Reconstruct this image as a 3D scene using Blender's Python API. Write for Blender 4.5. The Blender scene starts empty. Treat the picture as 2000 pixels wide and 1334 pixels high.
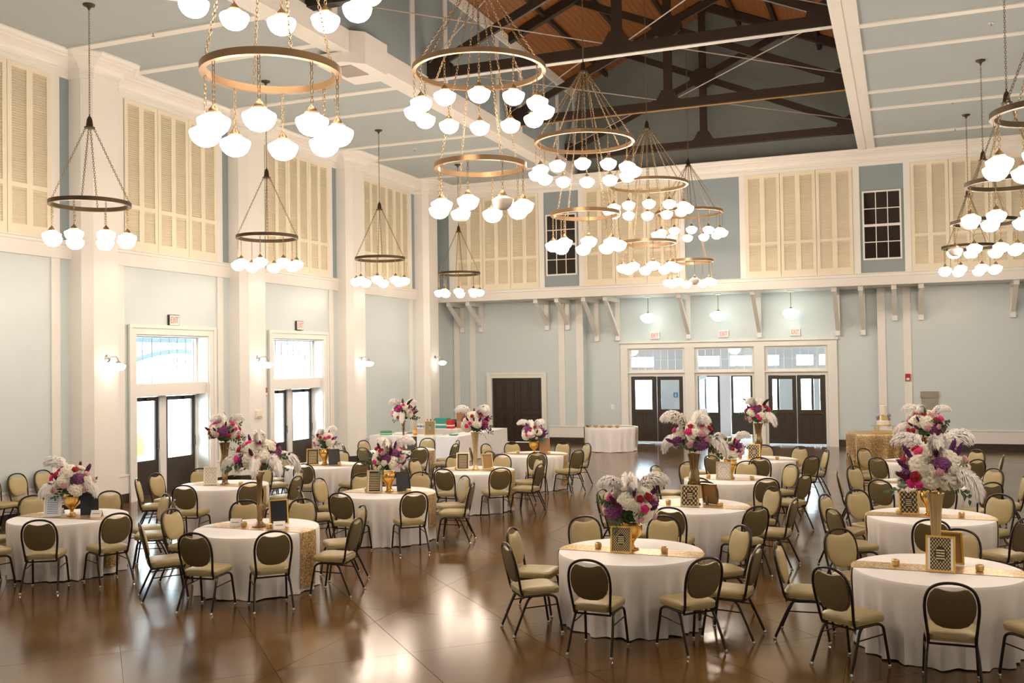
import bpy, math, random
import numpy as np
from mathutils import Matrix, Vector
random.seed(7)
S = bpy.context.scene
COL = S.collection
PI = math.pi

# ------------------------------------------------------------------ camera
F_PX, PITCH, ROLL, YAW, CAM_H = 1907.31, 0.0218214, -0.0147792, 0.3792145, 2.86
fw = Vector((-math.sin(YAW) * math.cos(PITCH), math.cos(YAW) * math.cos(PITCH), math.sin(PITCH)))
r0 = Vector((math.cos(YAW), math.sin(YAW), 0.0))
u0 = r0.cross(fw)
rt = r0 * math.cos(ROLL) + u0 * math.sin(ROLL)
up = -r0 * math.sin(ROLL) + u0 * math.cos(ROLL)
cd = bpy.data.cameras.new('camera')
cd.sensor_width = 36.0
cd.lens = F_PX * 36.0 / 2000.0
cd.clip_start, cd.clip_end = 0.05, 300
cam = bpy.data.objects.new('camera', cd)
COL.objects.link(cam)
cam.matrix_world = Matrix(((rt.x, up.x, -fw.x, 0), (rt.y, up.y, -fw.y, 0), (rt.z, up.z, -fw.z, CAM_H), (0, 0, 0, 1)))
S.camera = cam

def project(p):
    q = Vector(p) - Vector((0, 0, CAM_H))
    d = q.dot(fw)
    if d < 0.3:
        return None
    return 1000 + F_PX * q.dot(rt) / d, 667 - F_PX * q.dot(up) / d

# ------------------------------------------------------------------ sky, exposure
w = bpy.data.worlds.new('overcast_sky')
S.world = w
w.use_nodes = True
bg = w.node_tree.nodes['Background']
bg.inputs['Color'].default_value = (0.78, 0.90, 1.0, 1)
bg.inputs['Strength'].default_value = 6.0
LAMP = 10.5                      # radiance of the opal globes
LAMP_COL = (1.0, 0.815, 0.65)
S.view_settings.view_transform = 'Standard'
S.view_settings.look = 'None'
S.view_settings.gamma = 1.0
S.view_settings.use_curve_mapping = False
S.view_settings.exposure = 1.95
try:
    S.cycles.use_denoising = True
    S.cycles.max_bounces = 7
    S.cycles.diffuse_bounces = 4
    S.cycles.use_adaptive_sampling = True
    S.cycles.adaptive_threshold = 0.02
    S.cycles.sample_clamp_indirect = 6.0
    S.cycles.caustics_reflective = False
    S.cycles.caustics_refractive = False
except Exception:
    pass

# ------------------------------------------------------------------ materials
MATS = {}
def mat(name, col, rough=0.5, metal=0.0, var=0.06, scale=6.0, bump=0.0, bscale=60.0, emit=None, spec=0.5, coat=0.0, col2=None, sheen=0.0, stretch=None):
    m = bpy.data.materials.new(name)
    m.use_nodes = True
    nt = m.node_tree
    b = nt.nodes['Principled BSDF']
    tc = nt.nodes.new('ShaderNodeTexCoord')
    src = tc.outputs['Object']
    if stretch:
        mp = nt.nodes.new('ShaderNodeMapping')
        mp.inputs['Scale'].default_value = stretch
        nt.links.new(src, mp.inputs['Vector'])
        src = mp.outputs['Vector']
    nz = nt.nodes.new('ShaderNodeTexNoise')
    nz.inputs['Scale'].default_value = scale
    nz.inputs['Detail'].default_value = 3
    nt.links.new(src, nz.inputs['Vector'])
    mx = nt.nodes.new('ShaderNodeMix')
    mx.data_type = 'RGBA'
    c2 = col2 if col2 else tuple(max(0, c * (1 - 2 * var)) for c in col)
    mx.inputs[6].default_value = (*[min(1, c * (1 + (0 if col2 else var))) for c in col], 1)
    mx.inputs[7].default_value = (*c2, 1)
    nt.links.new(nz.outputs['Fac'], mx.inputs[0])
    nt.links.new(mx.outputs[2], b.inputs['Base Color'])
    b.inputs['Roughness'].default_value = rough
    b.inputs['Metallic'].default_value = metal
    b.inputs['Specular IOR Level'].default_value = spec
    if coat:
        b.inputs['Coat Weight'].default_value = coat
        b.inputs['Coat Roughness'].default_value = 0.12
    if sheen:
        b.inputs['Sheen Weight'].default_value = sheen
    if bump:
        n2 = nt.nodes.new('ShaderNodeTexNoise')
        n2.inputs['Scale'].default_value = bscale
        n2.inputs['Detail'].default_value = 2
        nt.links.new(src, n2.inputs['Vector'])
        bp = nt.nodes.new('ShaderNodeBump')
        bp.inputs['Strength'].default_value = bump
        bp.inputs['Distance'].default_value = 0.01
        nt.links.new(n2.outputs['Fac'], bp.inputs['Height'])
        nt.links.new(bp.outputs['Normal'], b.inputs['Normal'])
    if emit:
        b.inputs['Emission Color'].default_value = (*emit[0], 1)
        b.inputs['Emission Strength'].default_value = emit[1]
    MATS[name] = m
    return m

def srgb(r, g, b):
    return tuple((c / 255 / 12.92) if c / 255 <= 0.04045 else ((c / 255 + 0.055) / 1.055) ** 2.4 for c in (r, g, b))

mat('white_trim', (0.80, 0.78, 0.74), 0.38, var=0.02, scale=2)
mat('wall_pale', (0.59, 0.665, 0.68), 0.33, var=0.02, scale=1.5)
mat('wall_blue', (0.265, 0.325, 0.35), 0.5, var=0.04, scale=1.5)
mat('ceiling_blue', (0.40, 0.455, 0.47), 0.65, var=0.03, scale=1.2)
mat('gable_paint', (0.19, 0.21, 0.20), 0.6, var=0.08, scale=1.0)
mat('shutter_cream', (0.81, 0.735, 0.575), 0.5, var=0.04, scale=3)
mat('dark_base', (0.035, 0.026, 0.017), 0.4, var=0.1)
mat('door_brown', (0.040, 0.028, 0.017), 0.35, var=0.15, scale=5)
mat('timber_dark', (0.028, 0.016, 0.009), 0.5, var=0.25, scale=3, bump=0.2, bscale=25)
mat('brass', (0.33, 0.215, 0.115), 0.36, 0.8, var=0.1, scale=4)
mat('bronze', (0.075, 0.052, 0.028), 0.42, 0.7, var=0.15)
mat('chain_brass', (0.25, 0.18, 0.10), 0.4, 0.8, var=0.1)
mat('nickel', (0.55, 0.52, 0.48), 0.25, 0.9, var=0.05)
mat('chrome', (0.75, 0.75, 0.75), 0.15, 1.0, var=0.02)
mat('globe_lit', (0.9, 0.88, 0.85), 0.25, emit=(LAMP_COL, LAMP))
mat('sconce_lit', (0.9, 0.9, 0.88), 0.25, emit=((0.93, 1.0, 0.90), 2.2))
mat('globe_off', (0.80, 0.72, 0.66), 0.12, var=0.02, coat=0.5)
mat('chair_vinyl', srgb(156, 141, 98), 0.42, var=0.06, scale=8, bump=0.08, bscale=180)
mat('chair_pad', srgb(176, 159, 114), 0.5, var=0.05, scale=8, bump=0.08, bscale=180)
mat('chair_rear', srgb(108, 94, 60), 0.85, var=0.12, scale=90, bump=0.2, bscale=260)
mat('chair_frame', (0.024, 0.018, 0.012), 0.32, 0.35, var=0.2, scale=20)
mat('linen', (0.79, 0.765, 0.755), 0.75, var=0.02, scale=4, bump=0.05, bscale=40, sheen=0.2)
mat('gold', (0.75, 0.46, 0.13), 0.25, 1.0, var=0.1)
mat('gold_paint', (0.78, 0.50, 0.11), 0.35, 0.3, var=0.1)
mat('gold_pale', (0.78, 0.62, 0.34), 0.3, 0.85, var=0.1)
mat('mercury_bronze', (0.36, 0.25, 0.13), 0.2, 0.9, var=0.2, scale=14)
mat('kraft', (0.36, 0.20, 0.075), 0.6)
mat('black_card', (0.012, 0.012, 0.014), 0.35)
mat('paper_white', (0.82, 0.80, 0.77), 0.7, var=0.01)
mat('fl_white', (0.80, 0.76, 0.64), 0.8, var=0.06, scale=18, bump=0.3, bscale=90)
mat('fl_purple', (0.10, 0.018, 0.09), 0.8, scale=26, col2=(0.24, 0.07, 0.21), bump=0.3, bscale=90)
mat('fl_violet', (0.06, 0.012, 0.08), 0.7, scale=26, col2=(0.17, 0.035, 0.18))
mat('fl_burgundy', (0.06, 0.008, 0.025), 0.7, scale=26, col2=(0.17, 0.02, 0.07))
mat('fl_red', (0.50, 0.008, 0.035), 0.6, scale=14, col2=(0.28, 0.004, 0.02))
mat('fl_pink', (0.83, 0.03, 0.28), 0.6, scale=14, col2=(0.65, 0.02, 0.18))
mat('fl_blush', (0.74, 0.43, 0.48), 0.7, scale=14, col2=(0.62, 0.30, 0.38))
mat('plume', (0.93, 0.90, 0.87), 0.9, var=0.03, sheen=0.3)
mat('leaf', (0.025, 0.075, 0.022), 0.5, scale=9, col2=(0.05, 0.12, 0.04))
mat('fern', (0.05, 0.12, 0.035), 0.6, scale=9, col2=(0.02, 0.06, 0.02))
mat('dark_plume', (0.03, 0.04, 0.02), 0.7, scale=20, col2=(0.09, 0.06, 0.03))
mat('roof_plank', (0.33, 0.13, 0.032), 0.42, scale=2.2, col2=(0.17, 0.062, 0.017), bump=0.1, bscale=12, stretch=(8, 0.5, 8))
mat('exit_case', (0.75, 0.74, 0.72), 0.5)
mat('exit_dark', (0.03, 0.03, 0.03), 0.5)
mat('exit_red', (0.75, 0.08, 0.06), 0.5, emit=((1.0, 0.12, 0.08), 0.16))
mat('alarm_red', (0.42, 0.018, 0.015), 0.4)
mat('porch_paint', (0.34, 0.39, 0.44), 0.6, var=0.03)
mat('pavement', (0.45, 0.44, 0.42), 0.8, var=0.08, scale=2)
mat('lobby_wall', (0.66, 0.69, 0.74), 0.5, var=0.02)
mat('car_yellow', (0.75, 0.52, 0.05), 0.25, coat=0.6)
mat('rubber', (0.015, 0.015, 0.016), 0.7)
mat('bin_black', (0.012, 0.012, 0.012), 0.35)
mat('bin_grey', (0.34, 0.31, 0.26), 0.6)
mat('teal_box', (0.04, 0.36, 0.30), 0.5)
mat('red_box', (0.55, 0.03, 0.02), 0.5)
mat('green_pack', (0.07, 0.33, 0.12), 0.6)
mat('blue_label', (0.12, 0.30, 0.55), 0.4)
mat('amber', (0.60, 0.25, 0.02), 0.25)
mat('cream_ice', (0.80, 0.74, 0.62), 0.6)
mat('lilac', (0.30, 0.20, 0.42), 0.7)
mat('grille', (0.33, 0.28, 0.24), 0.5)

def sequin(name, c1, c2):
    m = bpy.data.materials.new(name); m.use_nodes = True
    nt = m.node_tree; b = nt.nodes['Principled BSDF']
    tc = nt.nodes.new('ShaderNodeTexCoord')
    vo = nt.nodes.new('ShaderNodeTexVoronoi'); vo.inputs['Scale'].default_value = 70
    nt.links.new(tc.outputs['Object'], vo.inputs['Vector'])
    mx = nt.nodes.new('ShaderNodeMix'); mx.data_type = 'RGBA'
    mx.inputs[6].default_value = (*c1, 1); mx.inputs[7].default_value = (*c2, 1)
    sp = nt.nodes.new('ShaderNodeSeparateColor')
    nt.links.new(vo.outputs['Color'], sp.inputs['Color'])
    nt.links.new(sp.outputs['Red'], mx.inputs[0])
    nt.links.new(mx.outputs[2], b.inputs['Base Color'])
    b.inputs['Metallic'].default_value = 0.55
    b.inputs['Roughness'].default_value = 0.38
    bp = nt.nodes.new('ShaderNodeBump'); bp.inputs['Strength'].default_value = 0.9; bp.inputs['Distance'].default_value = 0.01
    nt.links.new(sp.outputs['Green'], bp.inputs['Height'])
    nt.links.new(bp.outputs['Normal'], b.inputs['Normal'])
    MATS[name] = m
sequin('sequin_gold', (0.84, 0.62, 0.33), (0.26, 0.15, 0.05))

def card_material(name, ground, ink, kind):
    """flat printed card: rows of lettering on a panel, or a lattice print"""
    m = bpy.data.materials.new(name); m.use_nodes = True
    nt = m.node_tree; b = nt.nodes['Principled BSDF']
    N = nt.nodes.new; L = nt.links.new
    tc = N('ShaderNodeTexCoord'); sx = N('ShaderNodeSeparateXYZ'); L(tc.outputs['Generated'], sx.inputs[0])
    def math_(op, a, bb=None):
        n = N('ShaderNodeMath'); n.operation = op
        for i, v in enumerate((a, bb)):
            if v is None: continue
            if isinstance(v, (int, float)): n.inputs[i].default_value = v
            else: L(v, n.inputs[i])
        return n.outputs[0]
    x, z = sx.outputs['X'], sx.outputs['Z']
    dx = math_('ABSOLUTE', math_('SUBTRACT', x, 0.5)); dz = math_('ABSOLUTE', math_('SUBTRACT', z, 0.5))
    lines = math_('GREATER_THAN', math_('SINE', math_('MULTIPLY', z, 75.0)), 0.25)
    nz = N('ShaderNodeTexNoise'); nz.inputs['Scale'].default_value = 28; L(tc.outputs['Generated'], nz.inputs['Vector'])
    words = math_('GREATER_THAN', nz.outputs['Fac'], 0.40)
    text = math_('MULTIPLY', lines, words)
    if kind == 'text':
        inside = math_('MULTIPLY', math_('LESS_THAN', dx, 0.36), math_('LESS_THAN', dz, 0.42))
        fac = math_('MULTIPLY', text, inside)
    else:
        k = 26.0 if kind == 'scale' else 13.0
        a1 = math_('SINE', math_('MULTIPLY', math_('ADD', math_('MULTIPLY', dx, 1.0), dz), k))
        a2 = math_('SINE', math_('MULTIPLY', math_('SUBTRACT', dx, dz), k))
        lat = math_('LESS_THAN', math_('ABSOLUTE', math_('MULTIPLY', a1, a2)), 0.16)
        disc = math_('LESS_THAN', math_('ADD', math_('MULTIPLY', dx, dx), math_('MULTIPLY', dz, dz)), 0.055)
        band = math_('MULTIPLY', math_('LESS_THAN', dx, 0.17), math_('LESS_THAN', dz, 0.16))
        fac = math_('ADD', math_('MULTIPLY', lat, math_('SUBTRACT', 1.0, disc)), math_('MULTIPLY', math_('MULTIPLY', text, band), disc))
    mx = N('ShaderNodeMix'); mx.data_type = 'RGBA'
    mx.inputs[6].default_value = (*ground, 1); mx.inputs[7].default_value = (*ink, 1)
    L(fac, mx.inputs[0]); L(mx.outputs[2], b.inputs['Base Color'])
    b.inputs['Roughness'].default_value = 0.3
    MATS[name] = m
card_material('card_dark', (0.025, 0.025, 0.03), (0.72, 0.55, 0.24), 'text')
card_material('card_deco', (0.02, 0.02, 0.025), (0.75, 0.55, 0.22), 'deco')
card_material('card_scale', (0.03, 0.03, 0.03), (0.78, 0.58, 0.26), 'scale')
card_material('card_pale', (0.52, 0.47, 0.40), (0.80, 0.74, 0.62), 'deco')
card_material('card_blue', (0.70, 0.72, 0.74), (0.10, 0.16, 0.34), 'text')

def floor_material():
    m = bpy.data.materials.new('stained_concrete'); m.use_nodes = True
    nt = m.node_tree; b = nt.nodes['Principled BSDF']; N = nt.nodes.new; L = nt.links.new
    geo = N('ShaderNodeNewGeometry')
    n1 = N('ShaderNodeTexNoise'); n1.inputs['Scale'].default_value = 0.55; n1.inputs['Detail'].default_value = 3; n1.inputs['Roughness'].default_value = 0.55; n1.inputs['Distortion'].default_value = 0.3
    L(geo.outputs['Position'], n1.inputs['Vector'])
    mp = N('ShaderNodeMapping'); mp.inputs['Scale'].default_value = (0.9, 1.9, 1); mp.inputs['Rotation'].default_value = (0, 0, 0.5)
    L(geo.outputs['Position'], mp.inputs['Vector'])
    n2 = N('ShaderNodeTexNoise'); n2.inputs['Scale'].default_value = 1.3; n2.inputs['Detail'].default_value = 2
    L(mp.outputs['Vector'], n2.inputs['Vector'])
    ad = N('ShaderNodeMath'); ad.operation = 'MULTIPLY_ADD'; ad.inputs[1].default_value = 0.28
    L(n2.outputs['Fac'], ad.inputs[0])
    m1 = N('ShaderNodeMath'); m1.operation = 'MULTIPLY'; m1.inputs[1].default_value = 0.78
    L(n1.outputs['Fac'], m1.inputs[0]); L(m1.outputs[0], ad.inputs[2])
    oi = N('ShaderNodeObjectInfo')
    m2 = N('ShaderNodeMath'); m2.operation = 'MULTIPLY_ADD'; m2.inputs[1].default_value = 0.07
    L(oi.outputs['Random'], m2.inputs[0]); L(ad.outputs[0], m2.inputs[2])
    cr = N('ShaderNodeValToRGB')
    e = cr.color_ramp.elements
    e[0].position = 0.36; e[0].color = (0.050, 0.022, 0.0042, 1)
    e[1].position = 0.76; e[1].color = (0.150, 0.080, 0.020, 1)
    x = e.new(0.56); x.color = (0.104, 0.051, 0.0105, 1)
    L(m2.outputs[0], cr.inputs[0]); L(cr.outputs[0], b.inputs['Base Color'])
    b.inputs['Roughness'].default_value = 0.17
    b.inputs['Specular IOR Level'].default_value = 0.5
    n3 = N('ShaderNodeTexNoise'); n3.inputs['Scale'].default_value = 0.9; n3.inputs['Detail'].default_value = 2
    L(geo.outputs['Position'], n3.inputs['Vector'])
    mr = N('ShaderNodeMapRange'); mr.inputs['To Min'].default_value = 0.14; mr.inputs['To Max'].default_value = 0.20
    L(n3.outputs['Fac'], mr.inputs['Value']); L(mr.outputs[0], b.inputs['Roughness'])
    MATS['floor'] = m
floor_material()

def glass_material():
    m = bpy.data.materials.new('window_glass'); m.use_nodes = True
    nt = m.node_tree; nt.nodes.clear(); N = nt.nodes.new; L = nt.links.new
    out = N('ShaderNodeOutputMaterial'); tr = N('ShaderNodeBsdfTransparent'); gl = N('ShaderNodeBsdfGlossy'); mx = N('ShaderNodeMixShader'); fr = N('ShaderNodeLayerWeight')
    tr.inputs[0].default_value = (0.93, 0.97, 0.97, 1); gl.inputs['Roughness'].default_value = 0.03; fr.inputs['Blend'].default_value = 0.5
    pw = N('ShaderNodeMath'); pw.operation = 'POWER'; pw.inputs[1].default_value = 4.0; L(fr.outputs['Facing'], pw.inputs[0])
    ma = N('ShaderNodeMath'); ma.operation = 'MULTIPLY_ADD'; ma.inputs[1].default_value = 0.5; ma.inputs[2].default_value = 0.04; L(pw.outputs[0], ma.inputs[0])
    L(ma.outputs[0], mx.inputs[0]); L(tr.outputs[0], mx.inputs[1]); L(gl.outputs[0], mx.inputs[2]); L(mx.outputs[0], out.inputs[0])
    MATS['glass'] = m
    m = bpy.data.materials.new('night_pane'); m.use_nodes = True
    b = m.node_tree.nodes['Principled BSDF']; b.inputs['Base Color'].default_value = (0.02, 0.012, 0.009, 1); b.inputs['Roughness'].default_value = 0.08
    MATS['dark_pane'] = m
glass_material()

# ------------------------------------------------------------------ mesh builder
class MB:
    def __init__(s): s.v, s.f = [], []
    def add(s, verts, faces):
        o = len(s.v); s.v += [tuple(p) for p in verts]; s.f += [tuple(i + o for i in f) for f in faces]; return s
    def box(s, x0, x1, y0, y1, z0, z1):
        x0, x1 = sorted((x0, x1)); y0, y1 = sorted((y0, y1)); z0, z1 = sorted((z0, z1))
        return s.add([(x0,y0,z0),(x1,y0,z0),(x1,y1,z0),(x0,y1,z0),(x0,y0,z1),(x1,y0,z1),(x1,y1,z1),(x0,y1,z1)],
                     [(0,3,2,1),(4,5,6,7),(0,1,5,4),(1,2,6,5),(2,3,7,6),(3,0,4,7)])
    def prism(s, poly, z0, z1, axis='z'):
        n = len(poly)
        area = sum(poly[i][0]*poly[(i+1)%n][1]-poly[(i+1)%n][0]*poly[i][1] for i in range(n))
        if (area < 0) != (axis == 'y'): poly = poly[::-1]
        fn = {'z': lambda p, h: (p[0], p[1], h), 'y': lambda p, h: (p[0], h, p[1]), 'x': lambda p, h: (h, p[0], p[1])}[axis]
        return s.add([fn(p, z0) for p in poly] + [fn(p, z1) for p in poly],
                     [tuple(range(n))[::-1], tuple(range(n, 2*n))] + [(i, (i+1)%n, n+(i+1)%n, n+i) for i in range(n)])
    def tube(s, pts, r, n=8, closed=False):
        P = [Vector(p) for p in pts]; m = len(P); rings = []
        ref = None
        for i in range(m):
            a = P[(i-1) % m] if (closed or i > 0) else P[i]; b = P[(i+1) % m] if (closed or i < m-1) else P[i]
            t = (b - a).normalized()
            if ref is None:
                ref = Vector((0, 0, 1)) if abs(t.z) < 0.9 else Vector((1, 0, 0))
            x = (ref - t * ref.dot(t)).normalized(); y = t.cross(x); ref = x
            rr = r[i] if isinstance(r, (list, tuple)) else r
            rings.append([P[i] + (x * math.cos(2*PI*k/n) + y * math.sin(2*PI*k/n)) * rr for k in range(n)])
        o = [p for g in rings for p in g]; f = []
        for i in range(m if closed else m-1):
            j = (i+1) % m
            f += [(i*n+k, i*n+(k+1)%n, j*n+(k+1)%n, j*n+k) for k in range(n)]
        if not closed:
            f += [tuple(range(n))[::-1], tuple((m-1)*n+k for k in range(n))]
        return s.add(o, f)
    def lathe(s, prof, n=24, c=(0, 0, 0), mod=None, caps=True):
        o, f = [], []
        for j, (r, z) in enumerate(prof):
            for k in range(n):
                a = 2*PI*k/n; rr = r * (mod(a, z) if mod else 1)
                o.append((c[0]+rr*math.cos(a), c[1]+rr*math.sin(a), c[2]+z))
        for j in range(len(prof)-1):
            f += [(j*n+k, j*n+(k+1)%n, (j+1)*n+(k+1)%n, (j+1)*n+k) for k in range(n)]
        if caps:
            f += [tuple(range(n))[::-1], tuple((len(prof)-1)*n+k for k in range(n))]
        return s.add(o, f)
    def sweep(s, path, prof, closed=False):
        """path: plan points (x,y); prof: (offset to the left of travel, z)"""
        n = len(path); P = [Vector(p) for p in path]; o = []
        for i in range(n):
            d1 = (P[i] - P[i-1]).normalized() if (i > 0 or closed) else None
            d2 = (P[(i+1) % n] - P[i]).normalized() if (i < n-1 or closed) else None
            d1 = d1 or d2; d2 = d2 or d1
            n1 = Vector((-d1.y, d1.x)); n2 = Vector((-d2.y, d2.x)); m = (n1 + n2); m = m / max(m.dot(n1), 0.2)
            o += [(P[i].x + m.x*d, P[i].y + m.y*d, z) for d, z in prof]
        k = len(prof); f = []
        for i in range(n if closed else n-1):
            j = (i+1) % n
            f += [(i*k+q, j*k+q, j*k+q+1, i*k+q+1) for q in range(k-1)]
        if not closed:
            f += [tuple(range(k)), tuple((n-1)*k+q for q in range(k))[::-1]]
        return s.add(o, f)
    def loft(s, rings):
        n = len(rings[0]); f = []
        for j in range(len(rings)-1):
            f += [(j*n+k, j*n+(k+1)%n, (j+1)*n+(k+1)%n, (j+1)*n+k) for k in range(n)]
        f += [tuple(range(n))[::-1], tuple((len(rings)-1)*n+k for k in range(n))]
        return s.add([p for r in rings for p in r], f)
    def mesh(s, name, m, smooth=False):
        me = bpy.data.meshes.new(name); me.from_pydata(s.v, [], s.f); me.update()
        if smooth: 
            me.polygons.foreach_set('use_smooth', [True]*len(me.polygons))
            try: me.set_sharp_from_angle(angle=math.radians(40))
            except Exception: pass
        me.materials.append(MATS[m]); return me

def link(name, data, parent=None, M=None):
    o = bpy.data.objects.new(name, data); COL.objects.link(o)
    if parent is not None: o.parent = parent
    if M is not None: o.matrix_local = M
    return o
def tag(o, label=None, cat=None, group=None, kind=None):
    if label: o['label'] = label
    if cat: o['category'] = cat
    if group: o['group'] = group
    if kind: o['kind'] = kind
    return o
def obj(name, mb, m, parent=None, smooth=False, M=None, kind=None):
    o = link(name, mb.mesh(name, m, smooth), parent, M)
    if kind: o['kind'] = kind
    return o
def empty(name, loc=(0, 0, 0), rz=0.0):
    o = bpy.data.objects.new(name, None); COL.objects.link(o); o.location = loc; o.rotation_euler = (0, 0, rz); o.empty_display_size = 0.1
    return o
def struct(name, mb, m, parent=None, smooth=False):
    o = obj(name, mb, m, parent, smooth)
    if parent is None: o['kind'] = 'structure'
    return o
T = Matrix.Translation
def RX(a): return Matrix.Rotation(a, 4, 'X')
def RY(a): return Matrix.Rotation(a, 4, 'Y')
def RZ(a): return Matrix.Rotation(a, 4, 'Z')
def BX(*a): return MB().box(*a)
def place(kit, root):
    """kit: list of (name, mesh, matrix, kind, sub-kit)"""
    for name, me, M, kind, sub in kit:
        o = link(name, me, root, M)
        if kind: o['kind'] = kind
        for n2, me2, M2, k2, _ in sub:
            c = link(n2, me2, o, M2)
            if k2: c['kind'] = k2
def catmull(pts, k=5):
    P = [Vector(p) for p in pts]; out = []
    for i in range(len(P)-1):
        p0 = P[max(i-1, 0)]; p1 = P[i]; p2 = P[i+1]; p3 = P[min(i+2, len(P)-1)]
        for j in range(k):
            t = j / k
            out.append(0.5*((2*p1)+(p2-p0)*t+(2*p0-5*p1+4*p2-p3)*t*t+(3*p1-p0-3*p2+p3)*t**3))
    out.append(P[-1]); return out
# ------------------------------------------------------------------ structure
XL, XR, YB, YREC, YU, YF = -15.4, 4.3, 32.8, 33.2, 31.37, -2.4
ZC, XC = 9.12, -5.55
BELT0, BELT1 = 5.05, 5.41
PIL = [15.31 + 4.98 * k for k in range(-3, 4)]
TX0, TX1 = -10.06, -1.04           # inner faces of the raised middle bay

def grid_frame(mb, xs, zs, holes, h0, h1, axis='y'):
    """plate with rectangular holes: cell (i,j) in holes is open"""
    fn = {'y': lambda a, b, h: (a, h, b), 'x': lambda a, b, h: (h, a, b), 'z': lambda a, b, h: (a, b, h)}[axis]
    nx, nz = len(xs), len(zs); idx = {}; V = []; Fc = []
    def vid(i, j, s):
        k = (i, j, s)
        if k not in idx: idx[k] = len(V); V.append(fn(xs[i], zs[j], (h0, h1)[s]))
        return idx[k]
    solid = lambda i, j: 0 <= i < nx-1 and 0 <= j < nz-1 and (i, j) not in holes
    for i in range(nx-1):
        for j in range(nz-1):
            if not solid(i, j): continue
            for s in (0, 1):
                q = (vid(i,j,s), vid(i+1,j,s), vid(i+1,j+1,s), vid(i,j+1,s)); Fc.append(q if s else q[::-1])
            for (a, b, ni, nj) in (((i,j),(i+1,j),i,j-1), ((i+1,j),(i+1,j+1),i+1,j), ((i+1,j+1),(i,j+1),i,j+1), ((i,j+1),(i,j),i-1,j)):
                if not solid(ni, nj): Fc.append((vid(*a,0), vid(*b,0), vid(*b,1), vid(*a,1)))
    return mb.add(V, Fc)
def casing(mb, a0, a1, top, wd, h0, h1, axis='y', base=0.0):
    return grid_frame(mb, [a0-wd, a0, a1, a1+wd], [base, top, top+wd], {(1, 0)}, h0, h1, axis)

# ---- floor: diagonal score-cut squares inside a bay grid, over a base slab
base = struct('floor', BX(XL-0.4, XR+0.4, YF-0.3, YB+0.9, -0.25, -0.009), 'dark_base')
def clip(poly, nx, ny, c):
    out = []
    for i in range(len(poly)):
        p, q = poly[i], poly[(i+1) % len(poly)]
        dp, dq = nx*p[0]+ny*p[1]-c, nx*q[0]+ny*q[1]-c
        if dp >= 0: out.append(p)
        if dp * dq < 0:
            t = dp/(dp-dq); out.append((p[0]+(q[0]-p[0])*t, p[1]+(q[1]-p[1])*t))
    return out
G = 0.0025
tiles = []
gx = [-5.51 + 4.97*k for k in range(-3, 4)]; gy = [10.08 + 4.98*k for k in range(-4, 7)]
for i in range(len(gx)-1):
    for j in range(len(gy)-1):
        x0, x1 = max(gx[i], XL), min(gx[i+1], XR); y0, y1 = max(gy[j], YF), min(gy[j+1], YB)
        if x1-x0 < 0.05 or y1-y0 < 0.05: continue
        for a in range(-14, 26):
            s0 = 0.35 + 1.86*a
            if s0 > x1+y1 or s0+1.86 < x0+y0: continue
            for b in range(-12, 26):
                d0 = 11.4 + 1.86*b
                if d0 > y1-x0 or d0+1.86 < y0-x1: continue
                P = [(x0+G, y0+G), (x1-G, y0+G), (x1-G, y1-G), (x0+G, y1-G)]
                for (nx, ny, c) in ((1, 1, s0+G*1.5), (-1, -1, -(s0+1.86-G*1.5)), (-1, 1, d0+G*1.5), (1, -1, -(d0+1.86-G*1.5))):
                    P = clip(P, nx, ny, c)
                    if len(P) < 3: break
                if len(P) < 3: continue
                ar = abs(sum(P[k][0]*P[(k+1)%len(P)][1]-P[(k+1)%len(P)][0]*P[k][1] for k in range(len(P))))/2
                if ar < 0.004: continue
                pr = [project((*p, 0)) for p in P]; seen = 0
                if all(pr):
                    xs = [min(max(p[0], 0), 2000) for p in pr]; ys = [min(max(p[1], 0), 1334) for p in pr]
                    seen = abs(sum(xs[k]*ys[(k+1)%len(P)]-xs[(k+1)%len(P)]*ys[k] for k in range(len(P))))
                tiles.append((seen, P))
tiles.sort(key=lambda t: -t[0])
rest = MB()
for n, (seen, P) in enumerate(tiles):
    if n < 300 and seen > 150: obj('floor_tile', MB().prism(P, -0.009, 0.0), 'floor', base)
    else: rest.prism(P, -0.009, 0.0)
rest.box(-10.38, -0.68, YB, YB+0.5, -0.009, 0.0).box(XL-0.4, XL, 16.6, 19.0, -0.009, 0.0).box(XL-0.4, XL, 21.58, 23.98, -0.009, 0.0)
obj('floor_tiling', rest, 'floor', base, kind='stuff')

# ---- shutters
def shutter_kit(wd, z0, z1, zr):
    hh = z1-z0; st = 0.10*wd; c = 0.33*wd
    mid = (wd-2*st-2*c)
    xs = [0.006, st, st+c, st+c+mid, wd-st, wd-0.006]; zs = [0.0, 0.20, zr-z0-0.045, zr-z0+0.045, hh-0.10, hh-0.004]
    fr = grid_frame(MB(), xs, zs, {(1,1),(3,1),(1,3),(3,3)}, -0.05, -0.012)
    lv = MB()
    for (a, b) in ((xs[1], xs[2]), (xs[3], xs[4])):
        for (p, q) in ((zs[1], zs[2]), (zs[3], zs[4])):
            z = p
            while z < q-0.02:
                lv.add([(a,-0.040,z),(b,-0.040,z),(b,-0.014,z+0.038),(a,-0.014,z+0.038),(a,-0.034,z-0.004),(b,-0.034,z-0.004),(b,-0.008,z+0.034),(a,-0.008,z+0.034)],
                       [(0,1,2,3),(4,7,6,5),(0,4,5,1),(3,2,6,7)])
                z += 0.047
    bk = BX(xs[0], xs[-1], -0.008, -0.002, 0.0, hh-0.004)
    return [('leaf_frame', fr.mesh('leaf_frame', 'shutter_cream'), Matrix(), None, []),
            ('louver_slats', lv.mesh('louver_slats', 'shutter_cream'), Matrix(), 'stuff', []),
            ('backing_board', bk.mesh('backing_board', 'shutter_cream'), Matrix(), None, [])]
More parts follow.
